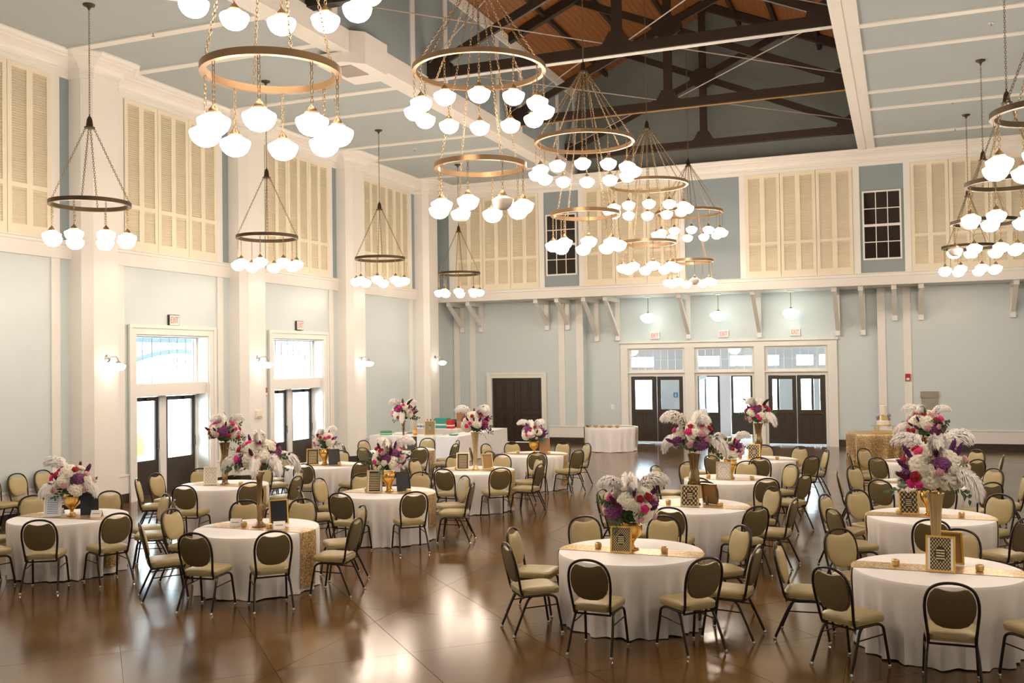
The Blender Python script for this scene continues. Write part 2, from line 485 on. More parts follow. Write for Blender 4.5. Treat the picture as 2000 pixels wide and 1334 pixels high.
KIT_SIDE = shutter_kit(3.04/3, BELT1, 8.66, 6.35)
def shutters(kit, wd, M, label, group, ends):
    for i in range(3):
        root = empty('louvered_shutter'); root.matrix_local = M @ T((wd*i, 0, BELT1)); place(kit, root)
        tag(root, label % ends[i], 'shutter', group)

# ---- side walls
PILP = [(0.0, -0.49), (0.31, -0.49), (0.47, -0.33), (0.47, 0.33), (0.31, 0.49), (0.0, 0.49)]
BAYNAME = {3: 'above the doors showing the yellow car', 4: 'above the doors beside the red alarm', 5: 'above the buffet tables', 2: 'above the chairs along the wall'}
tn = [0]
def trim(mb, m='white_trim', parent=None):
    tn[0] += 1
    return struct('trim_%d' % tn[0], mb, m, parent)
def side_wall(left):
    X = (lambda d: XL+d) if left else (lambda d: XR-d)
    side = 'left' if left else 'right'
    lo = MB()
    doors = [(16.6, 19.0), (21.58, 23.98)] if left else []
    ys = [YF]; holes = set()
    for a, b in doors: ys += [a, b]
    ys.append(YREC+0.2)
    for n, (a, b) in enumerate(doors): holes.add((2*n+1, 0))
    grid_frame(lo, ys, [-0.2, 3.6, BELT0+0.1], holes, X(-0.38), X(0), 'x')
    W = struct('wall_'+side, lo, 'wall_pale')
    upw = BX(X(-0.38), X(0.0), YF, YREC+0.2, BELT0+0.1, ZC+0.3)
    o = obj('upper_wall', upw, 'wall_blue', W)
    for k, c in enumerate(PIL):
        pm = MB().prism([(X(d), c+y) for d, y in PILP], 0.0, ZC)
        p = trim(pm)
        bm = MB().prism([(X(d+0.012 if d else 0), c+y*1.02) for d, y in PILP], 0.0, 0.2)
        obj('plinth', bm, 'dark_base', p)
        for s in (-1, 1):      # vertical strips either side of the pilaster
            for z0, z1 in ((0.61, BELT0), (BELT1, 8.66)):
                trim(BX(X(0), X(0.03), c+s*0.855-0.105, c+s*0.855+0.105, z0, z1))
    edges = [YF] + [v for c in PIL for v in (c-0.49, c+0.49)] + [YU if True else 0]
    for i in range(0, len(edges), 2):
        a, b = edges[i], edges[i+1]
        if b-a < 0.1: continue
        bel = MB().prism([(X(0), BELT0), (X(0.06), BELT0), (X(0.06), BELT1-0.09), (X(0.08), BELT1-0.08), (X(0.08), BELT1-0.03), (X(0.11), BELT1-0.02), (X(0.11), BELT1), (X(0), BELT1)], a, b, 'y')
        trim(bel)
    # wainscot rail and dark baseboard, broken at the doors
    segs = []
    for i in range(0, len(edges), 2):
        a, b = edges[i], edges[i+1] if i+1 < len(edges)-1 else YB
        cut = [d for d in doors if a < d[0] < b]
        if cut: segs += [(a, cut[0][0]-0.22), (cut[0][1]+0.22, b)]
        else: segs.append((a, b))
    bb = MB(); rl = MB()
    for a, b in segs:
        bb.box(X(0), X(0.02), a, b, 0.0, 0.2); rl.prism([(X(0), 0.2), (X(0.03), 0.2), (X(0.03), 0.56), (X(0.05), 0.57), (X(0.05), 0.61), (X(0), 0.61)], a, b, 'y')
    struct('baseboard_'+side, bb, 'dark_base'); trim(rl)
    # shutters above the belt
    for k in range(len(PIL)-1):
        if k < (2 if left else 2): continue
        a = PIL[k]+0.97
        M = T((X(0), a+3.04, 0)) @ RZ(-PI/2) if left else T((X(0), a, 0)) @ RZ(PI/2)
        M = T((X(0), a, 0)) @ RZ(PI/2)
        lab = ('cream louvered shutter, %s, ' + BAYNAME[k]) if left else ('cream louvered shutter, %s, on the bare side wall, bay ' + 'ABCDEF'[k])
        en = ['leaf farthest from the entrance', 'middle leaf', 'leaf closest to the entrance']
        if left: shutters(KIT_SIDE, 3.04/3, M, lab, 'shutters '+BAYNAME[k], en)
side_wall(True)
side_wall(False)
struct('wall_front', BX(XL-0.3, XR+0.3, YF-0.3, YF, -0.2, ZC+5), 'wall_pale')

# ---- crown moulding round the hall
def crown_path():
    P = [(XR, YF)]
    for c in PIL[:-1]: P += [(XR-d, c+y) for d, y in PILP]
    c = PIL[-1]; P += [(XR-d, c+y) for d, y in PILP[:3]] + [(XR-0.47, YU)]
    P += [(XL+0.47, YU)] + [(XL+d, c+y) for d, y in PILP[:3]][::-1]
    for c in PIL[:-1][::-1]: P += [(XL+d, c+y) for d, y in PILP][::-1]
    return P + [(XL, YF)]
prof = [(-0.02, 8.66), (0.035, 8.66), (0.035, 8.74), (0.05, 8.745), (0.05, 8.77), (0.04, 8.78), (0.04, 8.84), (0.075, 8.85), (0.085, 8.88), (0.13, 8.93), (0.22, 8.985), (0.30, 9.01), (0.31, 9.03), (0.36, 9.035), (0.40, 9.055), (0.43, 9.085), (0.44, 9.09), (0.44, ZC), (-0.02, ZC)]
trim(MB().sweep(crown_path(), prof))

# ---- ceiling: two low aisles, raised middle bay with timber roof
CE = struct('ceiling', BX(XL-0.3, TX0-0.15, YF, YU+0.3, ZC, ZC+0.25), 'ceiling_blue')
obj('aisle_ceiling', BX(TX1+0.15, XR+0.3, YF, YU+0.3, ZC, ZC+0.25), 'ceiling_blue', CE)
for s in (-1, 1):
    xi = TX0 if s < 0 else TX1; xo = xi - 0.44 if s < 0 else xi + 0.44
    # edge beam: flat band below, fascia inside with a small step
    x2 = xi + (xo-xi)*0.42
    obj('edge_beam', MB().prism([(xo, ZC+0.02), (xo, ZC-0.035), (x2, ZC-0.035), (x2, ZC-0.05), (xi-(xo-xi)*0.08, ZC-0.05), (xi-(xo-xi)*0.08, ZC+0.38), (xi-(xo-xi)*0.002, ZC+0.40), (xi-(xo-xi)*0.002, ZC+0.02)], YF, YU-0.02, 'y'), 'white_trim', CE)
    for c in PIL:
        for q in (-1, 1):
            xa = XL+0.43 if s < 0 else XR-0.43
            obj('ceiling_batten', BX(xa, xo, c+q*0.855-0.1, c+q*0.855+0.1, ZC-0.028, ZC), 'white_trim', CE)
EAVE, RIDGE = 12.05, 14.03
for s, x in ((-1, TX0), (1, TX1)):
    wl = BX(x, x+s*0.15, YF, YU+0.2, ZC+0.2, EAVE+0.1)
    wo = struct('wall_raised_'+('left' if s < 0 else 'right'), wl, 'wall_blue')
    obj('wall_plate', BX(x, x-s*0.05, YF, YU, 11.72, 12.02), 'white_trim', wo)
    for c in PIL:
        for q in (-1, 1):
            obj('wall_batten', BX(x, x-s*0.03, c+q*0.855-0.1, c+q*0.855+0.1, ZC+0.38, 11.72), 'white_trim', wo)
RF = struct('roof', MB().prism([(TX0-0.3, EAVE-0.13+0.06), (XC, RIDGE+0.06), (TX1+0.3, EAVE-0.13+0.06), (TX1+0.3, EAVE+0.1), (XC, RIDGE+0.3), (TX0-0.3, EAVE+0.1)], YF, YU+0.2, 'y'), 'timber_dark')
SL = math.hypot(XC-TX0, RIDGE-EAVE); SA = math.atan2(RIDGE-EAVE, XC-TX0); NP = 35; pwid = SL/NP
plank = BX(0.003, pwid-0.003, YF, YU-0.01, 0.0, 0.022).mesh('plank', 'roof_plank')
for s in (-1, 1):
    for i in range(NP):
        M = T((TX0 if s < 0 else TX1, 0, EAVE-0.0)) @ (Matrix() if s < 0 else Matrix.Scale(-1, 4, (1, 0, 0))) @ RY(-SA) @ T((i*pwid, 0, random.uniform(0, 0.003)))
        link('plank', plank, RF, M)
# gable wall over the entrance end
struct('wall_gable', MB().prism([(TX0, ZC-0.05), (TX1, ZC-0.05), (TX1, EAVE+0.05), (XC, RIDGE+0.05), (TX0, EAVE+0.05)], YU-0.01, YU+0.2, 'y'), 'gable_paint')

# ---- trusses
def bar(mb, p, q, wd, y, th):
    """flat bar in the truss plane from p to q (x,z)"""
    d = Vector((q[0]-p[0], q[1]-p[1])).normalized(); n = Vector((-d.y, d.x))*wd/2
    return mb.prism([(p[0]+n.x, p[1]+n.y), (q[0]+n.x, q[1]+n.y), (q[0]-n.x, q[1]-n.y), (p[0]-n.x, p[1]-n.y)], y-th/2, y+th/2, 'y')
TK = []
def tpart(name, mb, m='timber_dark'): TK.append((name, mb.mesh(name, m), Matrix(), None, []))
tpart('bottom_chord', BX(TX0, TX1, -0.1, 0.1, 9.46, 9.68))
tpart('king_post', BX(XC-0.1, XC+0.1, -0.09, 0.09, 9.68, 13.85))
for s in (-1, 1):
    e = XC + s*4.35; hx = 2.74
    tpart('scissor_brace', bar(MB(), (e, 9.75), (XC-s*hx, 12.82), 0.19, s*0.045, 0.085))
    tpart('rafter', bar(MB(), (XC+s*4.5, EAVE-0.14), (XC, RIDGE-0.15), 0.22, 0, 0.18))
    tpart('bearing_shoe', MB().prism([(XC+s*4.51, 9.46), (XC+s*4.51, 9.98), (XC+s*4.28, 9.98), (XC+s*3.95, 9.80), (XC+s*3.9, 9.62), (XC+s*3.9, 9.46)], -0.12, 0.12, 'y'))
tpart('base_gusset', MB().prism([(XC-0.42, 9.62), (XC+0.42, 9.62), (XC+0.28, 9.72), (XC+0.15, 9.95), (XC-0.15, 9.95), (XC-0.28, 9.72)], -0.12, 0.12, 'y'))
tpart('crossing_plate', MB().prism([(XC-0.38, 11.48), (XC-0.15, 11.34), (XC+0.15, 11.34), (XC+0.38, 11.48), (XC+0.38, 11.76), (XC+0.15, 11.9), (XC-0.15, 11.9), (XC-0.38, 11.76)], -0.125, 0.125, 'y'))
ORD = {6: 'first', 5: 'second', 4: 'third', 3: 'fourth', 2: 'fifth'}
for k in (2, 3, 4, 5, 6):
    t = empty('roof_truss', (0, PIL[k], 0)); place(TK, t)
    tag(t, '%s dark scissor roof truss counted from the gable above the entrance doors' % ORD[k], 'truss')
    if k in (4, 5):
        cb = MB().tube([(TX0, -0.06, 9.435), (TX1, -0.06, 9.435)], 0.02, 6).mesh('conduit', 'white_trim' if k == 4 else 'kraft')
        link('conduit', cb, t); 
        if k == 4: link('conduit', cb, t, T((0, 0.09, 0.0)))
for c in (1, 2.25, 3.4):
    for s in (-1, 1):
        z = RIDGE - c*math.tan(SA) - 0.04
        p = struct('purlin', BX(XC+s*c-0.05, XC+s*c+0.05, PIL[2], YU, z-0.13, z), 'timber_dark')
for k in (3, 4, 5):
    for s in (-1, 1):
        for dk in (-1, 1):
            rod = MB().tube([(XC+s*0.2, PIL[k], 9.74+0.02*dk), (XC+s*4.42, PIL[k+dk]-0.16*dk, 9.76+0.05*dk)], 0.014, 5)
            r = obj('bracing_rod', rod, 'grille')
            tag(r, 'thin bracing rod from mid %s truss to the %s end of the %s truss' % (ORD[k], 'sconce-side' if s < 0 else 'cake-side', ORD[k+dk]), 'rod', 'bracing rods under the roof')

# ---- upper back wall, overhang and its fittings
WB = struct('wall_back', BX(XL-0.3, XR+0.3, YU, YU+0.25, BELT0+0.02, ZC+0.2), 'wall_blue')
obj('overhang_soffit', BX(XL-0.3, XR+0.3, YU-0.04, YREC+0.4, BELT0, BELT0+0.14), 'white_trim', WB)
trim(MB().prism([(YU, BELT0-0.01), (YU-0.06, BELT0-0.01), (YU-0.06, BELT1-0.12), (YU-0.08, BELT1-0.11), (YU-0.08, BELT1-0.03), (YU-0.11, BELT1-0.02), (YU-0.11, BELT1), (YU, BELT1)][::-1], XL, XR, 'x'))
def bstrip(a, b, z0=BELT1, z1=8.66): trim(BX(XC+a, XC+b, YU-0.03, YU, z0, z1))
for s in (-1, 1):
    for a, b in ((0.88, 1.06), (4.27, 4.47), (5.71, 5.90), (9.04, 9.30)): bstrip(s*a, s*b)
KW = {n: shutter_kit(wd/3, BELT1, 8.66, 6.48) for n, wd in (('in', 3.21), ('out', 3.14))}
BL = {(-1, 'in'): 'above the dessert-table pendant', (1, 'in'): 'above the cake-side pendant', (-1, 'out'): 'above the brown paneled door', (1, 'out'): 'above the small plaque'}
for s in (-1, 1):
    for n, a, wd in (('in', 1.06, 3.21), ('out', 5.90, 3.14)):
        x = XC+a if s > 0 else XC-a-wd
        shutters(KW[n], wd/3, T((x, YU, 0)), 'cream louvered shutter, %s, '+BL[(s, n)], 'shutters '+BL[(s, n)], ['leaf closest to the sconce wall', 'middle leaf', 'leaf farthest from the sconce wall'])
for n, s in ((1, -1), (2, 1)):
    x0 = XC+s*5.09-0.5; x1 = x0+1.0; z0, z1 = 5.85, 7.84
    wn = struct('window_%d' % n, grid_frame(MB(), [x0-0.05, x0, x1, x1+0.05], [z0-0.05, z0, z1, z1+0.05], {(1, 1)}, YU-0.05, YU), 'white_trim')
    cols = [x0, x0+0.32, x0+0.345, x0+0.655, x0+0.68, x1]
    rows = [z0, z0+0.475, z0+0.50, z0+0.955, z0+1.03, z0+1.485, z0+1.51, z1]
    obj('sash_bars', grid_frame(MB(), cols, rows, {(i, j) for i in (0, 2, 4) for j in (0, 2, 4, 6)}, YU-0.045, YU-0.012), 'white_trim', wn)
    for i in (0, 2, 4):
        for j in (0, 2, 4, 6):
            obj('pane', BX(cols[i], cols[i+1], YU-0.02, YU-0.006, rows[j], rows[j+1]), 'dark_pane', wn)

# ---- lower back wall
wl = MB()
grid_frame(wl, [XL, -13.87, -11.95, -10.38], [-0.2, 2.31, BELT0+0.05], {(1, 0)}, YB, YB+0.7)
LW = struct('wall_back_lower', wl, 'wall_pale')
obj('wall_section', BX(-0.68, XR+0.3, YB, YB+0.7, -0.2, BELT0+0.05), 'wall_pale', LW)
OPEN = [(-8.85, -6.91), (-6.52, -4.58), (-4.19, -2.25)]
xs = [-10.4]; 
for a, b in OPEN: xs += [a, b]
xs.append(-0.66)
obj('wall_section', grid_frame(MB(), xs, [-0.2, 3.27, BELT0+0.05], {(1, 0), (3, 0), (5, 0)}, YREC, YREC+0.3), 'wall_pale', LW)
for a, b in ((-15.37, -15.16), (-14.73, -14.50), (-11.29, -11.06), (-10.63, -10.375), (-0.685, -0.45), (0.07, 0.29), (3.75, 3.97)):
    trim(BX(a, b, YB-0.03, YB, 0.61, BELT0))
bb = MB()
for a, b in ((XL, -14.2), (-11.68, -10.38), (-0.68, XR)):
    bb.box(a, b, YB-0.02, YB, 0.0, 0.2)
    trim(MB().prism([(YB, 0.2), (YB-0.03, 0.2), (YB-0.03, 0.56), (YB-0.05, 0.57), (YB-0.05, 0.61), (YB, 0.61)], a, b, 'x'))
for a, b in ((-10.38, -9.13), (-1.93, -0.68)): bb.box(a, b, YREC-0.02, YREC, 0.0, 0.23)
struct('baseboard_back', bb, 'dark_base')
# brackets under the overhang
def bracket_kit(d, drop):
    z1 = BELT0; z0 = z1-drop; w2 = 0.075
    k = [('wall_post', BX(-w2, w2, -0.13, 0, z0, z1).mesh('wall_post', 'white_trim')),
         ('head_arm', BX(-w2, w2, -d, -0.13, z1-0.14, z1).mesh('head_arm', 'white_trim')),
         ('diagonal_strut', MB().prism([(-0.13, z0+0.16), (-0.13, z0+0.36), (-d+0.16, z1-0.14), (-d+0.02, z1-0.14)], -w2*0.8, w2*0.8, 'x').mesh('diagonal_strut', 'white_trim'))]
    return [(n, m, Matrix(), None, []) for n, m in k]
BK1, BK2 = bracket_kit(1.28, 1.05), bracket_kit(1.62, 1.47)
for x, w_ in ((-14.99, 'first from the corner with the sconces'), (-14.24, 'second from the corner with the sconces'), (-11.68, 'just past the brown paneled door'), (-10.91, 'last before the entrance recess'), (-0.17, 'over the red fire alarm'), (0.59, 'over the small plaque'), (3.13, 'on the plain wall beyond the plaque'), (3.88, 'in the corner without sconces')):
    o = empty('wall_bracket', (x, YB, 0)); place(BK1, o)
    tag(o, 'short white timber bracket '+w_, 'bracket', 'short brackets under the overhang')
for x, w_ in ((-9.97, 'in the recess corner by the dessert table'), (-9.21, 'at the entrance casing edge by the dessert table'), (-6.72, 'between the dessert-side and open middle doors'), (-4.36, 'between the open middle and cake-side doors'), (-1.89, 'at the entrance casing edge by the cake table'), (-1.12, 'in the recess corner by the cake table')):
    o = empty('wall_bracket', (x, YREC, 0)); place(BK2, o)
    tag(o, 'long white bracket '+w_, 'bracket', 'long brackets in the entrance recess')

# ---- doors
def glazed_leaf(parent, x0, x1, z1, y, swing=0.0, hinge=None):
    """brown entrance leaf: one pane above, two tall raised panels below"""
    wd = x1-x0; M = T((x0, y, 0))
    if swing: M = T((hinge, y, 0)) @ RZ(swing) @ T((x0-hinge, 0, 0))
    xs = [0, 0.13, wd-0.13, wd]; zs = [0.07, 1.18, 2.19, z1]
    lf = obj('leaf', grid_frame(MB(), xs, zs, {(1, 1)}, -0.022, 0.022), 'door_brown', parent, M=M)
    obj('pane', BX(0.13, wd-0.13, -0.004, 0.004, 1.18, 2.19), 'glass', lf)
    pw = (wd-0.26-0.14)/2
    for k in (0, 1):
        a = 0.13+k*(pw+0.14)
        obj('raised_panel', MB().prism([(a, 0.24), (a+pw, 0.24), (a+pw, 1.0), (a, 1.0)], -0.034, 0.034, 'y'), 'door_brown', lf)
        obj('panel_moulding', grid_frame(MB(), [a-0.02, a, a+pw, a+pw+0.02], [0.22, 0.24, 1.0, 1.02], {(1, 1)}, -0.028, 0.028), 'timber_dark', lf)
    obj('push_bar', BX(0.1, wd-0.1, -0.06, -0.024, 1.04, 1.09), 'bronze', lf)
    return lf
cs = struct('trim_entrance', grid_frame(MB(), [-9.13, -8.88, -6.88, -6.55, -4.55, -4.22, -2.22, -1.93], [0.0, 3.29, 3.44], {(1, 0), (3, 0), (5, 0)}, YREC-0.06, YREC+0.02), 'white_trim')
obj('cornice_cap', MB().prism([(YREC-0.04, 3.44), (YREC-0.10, 3.47), (YREC-0.10, 3.51), (YREC, 3.51), (YREC, 3.44)], -9.17, -1.89, 'x'), 'white_trim', cs)
for n, (a, b) in enumerate(OPEN):
    D = struct('door_%d' % (n+1), grid_frame(MB(), [a, a+0.06, b-0.06, b], [0, 2.32, 2.54, 3.22, 3.27], {(1, 0), (1, 2)}, YREC+0.03, YREC+0.17), 'white_trim')
    obj('transom_sill', MB().prism([(YREC+0.03, 2.40), (YREC-0.06, 2.43), (YREC-0.06, 2.47), (YREC+0.03, 2.47)], a-0.03, b+0.03, 'x'), 'white_trim', D)
    gx_ = np.linspace(a+0.06, b-0.06, 8); xs = []; 
    for i, v in enumerate(gx_): xs += [v-0.008, v+0.008]
    zs = [2.54, 2.872, 2.888, 3.22]
    obj('transom_bars', grid_frame(MB(), xs, zs, {(i, j) for i in range(1, 14, 2) for j in (0, 2)}, YREC+0.07, YREC+0.1), 'white_trim', D)
    for i in range(7):
        for j in (0, 2):
            obj('pane', BX(xs[2*i+1], xs[2*i+2], YREC+0.082, YREC+0.088, zs[j], zs[j+1]), 'glass', D)
    m = (a+b)/2; y = YREC+0.08
    if n == 1:
        glazed_leaf(D, a+0.065, m-0.006, 2.31, y, 1.45, a+0.065); glazed_leaf(D, m+0.006, b-0.065, 2.31, y, -1.45, b-0.065)
    else:
        glazed_leaf(D, a+0.065, m-0.008, 2.31, y); glazed_leaf(D, m+0.008, b-0.065, 2.31, y)
# brown paneled double door
D = struct('door_4', casing(MB(), -13.87, -11.95, 2.31, 0.17, YB-0.05, YB+0.03), 'white_trim')
obj('light_stop', BX(-13.95, -11.87, YB+0.12, YB+0.2, 0.0, 2.4), 'dark_base', D)  # slab added behind the leaves to block sky light leaking round them
obj('casing_bead', casing(MB(), -13.99, -11.83, 2.43, 0.07, YB-0.075, YB-0.045), 'white_trim', D)
for x0 in (-13.868, -12.908):
    wd = 0.956
    lf = obj('leaf', BX(x0, x0+wd, YB+0.06, YB+0.11, 0.01, 2.3), 'door_brown', D)
    for k in (0, 1):
        a = x0+0.12+k*0.40; b = a+0.29
        for z0, z1 in ((1.16, 2.14), (0.2, 0.97)):
            obj('panel_moulding', grid_frame(MB(), [a-0.025, a, b, b+0.025], [z0-0.025, z0, z1, z1+0.025], {(1, 1)}, YB+0.045, YB+0.06), 'timber_dark', lf)
            obj('raised_panel', BX(a+0.05, b-0.05, YB+0.046, YB+0.06, z0+0.05, z1-0.05), 'door_brown', lf)
# glass double doors on the sconce wall
for n, (a, b) in enumerate(((16.6, 19.0), (21.58, 23.98))):
    D = struct('door_%d' % (5+n), casing(MB(), a, b, 3.6, 0.2, XL, XL+0.05, 'x'), 'white_trim')
    obj('casing_bead', casing(MB(), a-0.14, b+0.14, 3.74, 0.08, XL+0.04, XL+0.075, 'x'), 'white_trim', D)
    xd = XL-0.37; m = (a+b)/2
    obj('reveal_lining', grid_frame(MB(), [a-0.02, a+0.025, b-0.025, b+0.02], [0.0, 3.575, 3.62], {(1, 0)}, XL-0.38, XL+0.01, 'x'), 'white_trim', D)
    obj('door_frame', grid_frame(MB(), [a+0.02, a+0.07, m-0.1, m+0.1, b-0.07, b-0.02], [0.0, 2.22, 2.53, 3.55, 3.58], {(1, 0), (3, 0), (1, 2), (2, 2), (3, 2)}, xd-0.05, xd+0.07, 'x'), 'white_trim', D)
    obj('transom_ledge', BX(XL-0.31, XL-0.06, a+0.02, b-0.02, 2.24, 2.51), 'white_trim', D)
    v = np.linspace(a+0.07, b-0.07, 9); ys = []
    for q in v: ys += [q-0.006, q+0.006]
    obj('transom_bars', grid_frame(MB(), ys, [2.53, 3.55], {(i, 0) for i in range(1, 16, 2)}, xd-0.01, xd+0.01, 'x'), 'grille', D)
    for i in range(8):
        obj('pane', BX(xd-0.003, xd+0.003, ys[2*i+1], ys[2*i+2], 2.53, 3.55), 'glass', D)
    for y0, y1, hs in ((a+0.075, m-0.105, 1), (m+0.105, b-0.075, 0)):
        lf = obj('leaf', grid_frame(MB(), [y0, y0+0.1, y1-0.1, y1], [0.02, 0.79, 2.12, 2.21], {(1, 1)}, xd-0.022, xd+0.022, 'x'), 'door_brown', D)
        obj('pane', BX(xd-0.004, xd+0.004, y0+0.1, y1-0.1, 0.79, 2.12), 'glass', lf)
        obj('door_closer', BX(xd+0.022, xd+0.08, y1-0.42, y1-0.1, 2.14, 2.2), 'bronze', lf)
        yh = y1-0.05
        obj('handle', MB().tube([(xd+0.022, yh, 1.02), (xd+0.075, yh, 1.04), (xd+0.075, yh, 1.22), (xd+0.022, yh, 1.24)], 0.014, 6), 'bronze', lf)
        obj('threshold', BX(xd-0.06, xd+0.08, y0, y1, 0.0, 0.018), 'bronze', lf)

# ---- lobby behind the entrance doors
lb = struct('lobby_floor', BX(-12.2, 1.1, YREC+0.15, 38.0, -0.2, -0.005), 'pavement')
struct('lobby_ceiling', BX(-12.2, 1.1, YREC+0.3, 38.0, 3.9, 4.05), 'lobby_wall')
struct('wall_lobby_left', BX(-12.3, -12.1, YREC+0.3, 38.0, -0.2, 4.0), 'lobby_wall')
struct('wall_lobby_right', BX(1.0, 1.2, YREC+0.3, 38.0, -0.2, 4.0), 'lobby_wall')
LO = [(-9.9, -8.9), (-8.05, -7.0), (-7.0, -5.95), (-5.2, -4.15), (-3.35, -2.3), (-1.6, -0.6)]
LO = [(-9.75, -8.35), (-7.15, -6.45), (-6.02, -5.2), (-4.62, -4.22), (-3.42, -3.05), (-2.85, -2.05)]
LO = [(-9.9, -9.0), (-7.28, -6.45), (-6.05, -5.22), (-5.05, -4.25), (-3.62, -3.02), (-2.82, -2.0)]
xs = [-12.2]
for a, b in LO: xs += [a, b]
xs.append(1.1)
OW = struct('wall_lobby_back', grid_frame(MB(), xs, [-0.2, 2.35, 2.62, 3.0, 4.0], {(2*i+1, j) for i in range(len(LO)) for j in (0, 2)}, 37.5, 37.65), 'lobby_wall')
for i, (a, b) in enumerate(LO):
    lf = obj('lobby_door_leaf', grid_frame(MB(), [a+0.01, a+0.1, b-0.1, b-0.01], [0.02, 0.85, 2.2, 2.33], {(1, 1)}, 37.54, 37.58), 'door_brown', OW)
    obj('pane', BX(a+0.1, b-0.1, 37.557, 37.563, 0.85, 2.2), 'glass', lf)
for i, x in enumerate((-9.3, -5.55, -1.9)):  # globe lamps added to brighten the lobby, their places assumed
    lp = empty('lobby_fill_lamp', (x, 35.4, 0)); tag(lp, 'white globe lamp added to brighten the lobby %s' % ('behind the dessert-side doors', 'behind the open middle doors', 'behind the cake-side doors')[i], 'lamp')
    obj('stem', MB().tube([(0, 0, 3.4), (0, 0, 3.9)], 0.012, 6), 'brass', lp)
    obj('globe', MB().lathe([(0.01, 3.05), (0.12, 3.08), (0.2, 3.16), (0.22, 3.25), (0.15, 3.34), (0.06, 3.4)], 20), 'globe_lit', lp, True)
st = empty('restroom_sign', (-7.93, 37.46, 0)); st.location = (-8.15, 37.49, 0)
obj('plate', BX(-0.09, 0.09, -0.008, 0, 1.42, 1.62), 'blue_label', st)
obj('pictogram', MB().tube([(0, -0.012, 1.46), (0, -0.012, 1.56)], 0.02, 6), 'paper_white', st)
tag(st, 'small blue restroom sign on the lobby wall seen through entrance glass', 'sign')
# ---- porch outside the sconce wall
struct('ground_outside', BX(-70, XL-0.38, -20, 90, -0.3, -0.06), 'pavement')
struct('ground_outside', BX(XL-0.38, 60, 38.0, 80, -0.3, -0.06), 'pavement')
PO = empty('porch', (-19.5, 20.3, 0)); tag(PO, 'grey porch roof with arched spindle frieze outside the glass doors', 'porch')
obj('porch_ceiling', BX(-0.3, 3.7, -8, 8, 3.95, 4.05), 'porch_paint', PO)
for k in (-2, -1, 0, 1):
    y0 = k*4.98+0.0; arch = []
    pts = [(y0+4.98*t, 2.85+0.42*math.sin(PI*t)) for t in np.linspace(0, 1, 13)]
    obj('arched_beam', MB().prism(pts + [(y, z+0.13) for y, z in pts[::-1]], -0.06, 0.06, 'x'), 'porch_paint', PO)
    for t in np.linspace(0.03, 0.97, 24):
        z = 2.97+0.42*math.sin(PI*t)
        obj('spindle', BX(-0.018, 0.018, y0+4.98*t-0.018, y0+4.98*t+0.018, z, 3.6), 'porch_paint', PO)
    obj('porch_post', BX(-0.1, 0.1, y0-0.1, y0+0.1, -0.06, 3.95), 'porch_paint', PO)
obj('frieze_rail', BX(-0.07, 0.07, -8, 8, 3.58, 3.72), 'porch_paint', PO)
CA = empty('parked_car', (-21.6, 20.6, -0.06)); tag(CA, 'yellow car parked beyond the glass doors', 'car')
body = [(-2.1, 0.35), (-2.15, 0.75), (-1.9, 0.95), (-1.1, 1.05), (-0.55, 1.5), (0.7, 1.52), (1.25, 1.1), (1.95, 1.0), (2.15, 0.8), (2.12, 0.4), (1.75, 0.32), (1.7, 0.5), (1.5, 0.68), (1.25, 0.72), (1.0, 0.62), (0.86, 0.32), (-0.86, 0.32), (-1.0, 0.62), (-1.25, 0.72), (-1.5, 0.66), (-1.7, 0.45), (-1.74, 0.35)]
obj('car_body', MB().prism(body, -0.85, 0.85, 'x'), 'car_yellow', CA)
for s in (-1, 1):
    for y in (-1.28, 1.28):
        wh = obj('wheel', MB().tube([(s*0.62, y, 0.34), (s*0.88, y, 0.34)], 0.34, 20), 'rubber', CA)
        obj('hubcap', MB().tube([(s*0.86, y, 0.34), (s*0.9, y, 0.34)], 0.19, 14), 'chrome', wh)
    obj('side_window', MB().prism([(-0.95, 1.06), (-0.5, 1.42), (0.65, 1.44), (1.1, 1.1)], s*0.84, s*0.86, 'x'), 'dark_pane', CA)
# air duct housing on the edge beam
dh = empty('duct_housing', (TX0-0.33, 17.35, ZC)); tag(dh, 'white boxed air duct under the ceiling edge beam', 'duct')
obj('housing', MB().prism([(-0.35, -0.75), (0.25, -0.75), (0.6, -0.45), (0.6, 0.45), (0.25, 0.75), (-0.35, 0.75)], -0.26, -0.052), 'white_trim', dh)
obj('riser', MB().prism([(0.372, -0.66), (0.6, -0.45), (0.6, 0.45), (0.372, 0.66)], -0.052, 0.38), 'white_trim', dh)
obj('air_grille', BX(-0.22, 0.3, -0.5, 0.2, -0.272, -0.26), 'grille', dh)
for x, y, w_ in ((-12.83, 14.35, 'sconce-side aisle ceiling by the fourth chandelier'), (-12.2, 19.6, 'sconce-side aisle ceiling by the third chandelier'), (-13.0, 25.2, 'sconce-side aisle ceiling by the second chandelier'), (1.7, 20.3, 'cake-side aisle ceiling by the third chandelier'), (1.3, 26.2, 'cake-side aisle ceiling by the second chandelier'), (1.5, 29.3, 'cake-side aisle ceiling by the first chandelier')):
    h = empty('fire_sprinkler', (x, y, ZC)); obj('cover_plate', MB().lathe([(0.05, -0.012), (0.045, 0)], 10), 'white_trim', h); obj('sprinkler_head', MB().lathe([(0.03, -0.075), (0.03, -0.07), (0.008, -0.06), (0.012, -0.012)], 8), 'nickel', h)
    tag(h, 'small fire sprinkler head on the '+w_, 'sprinkler', 'ceiling sprinklers')
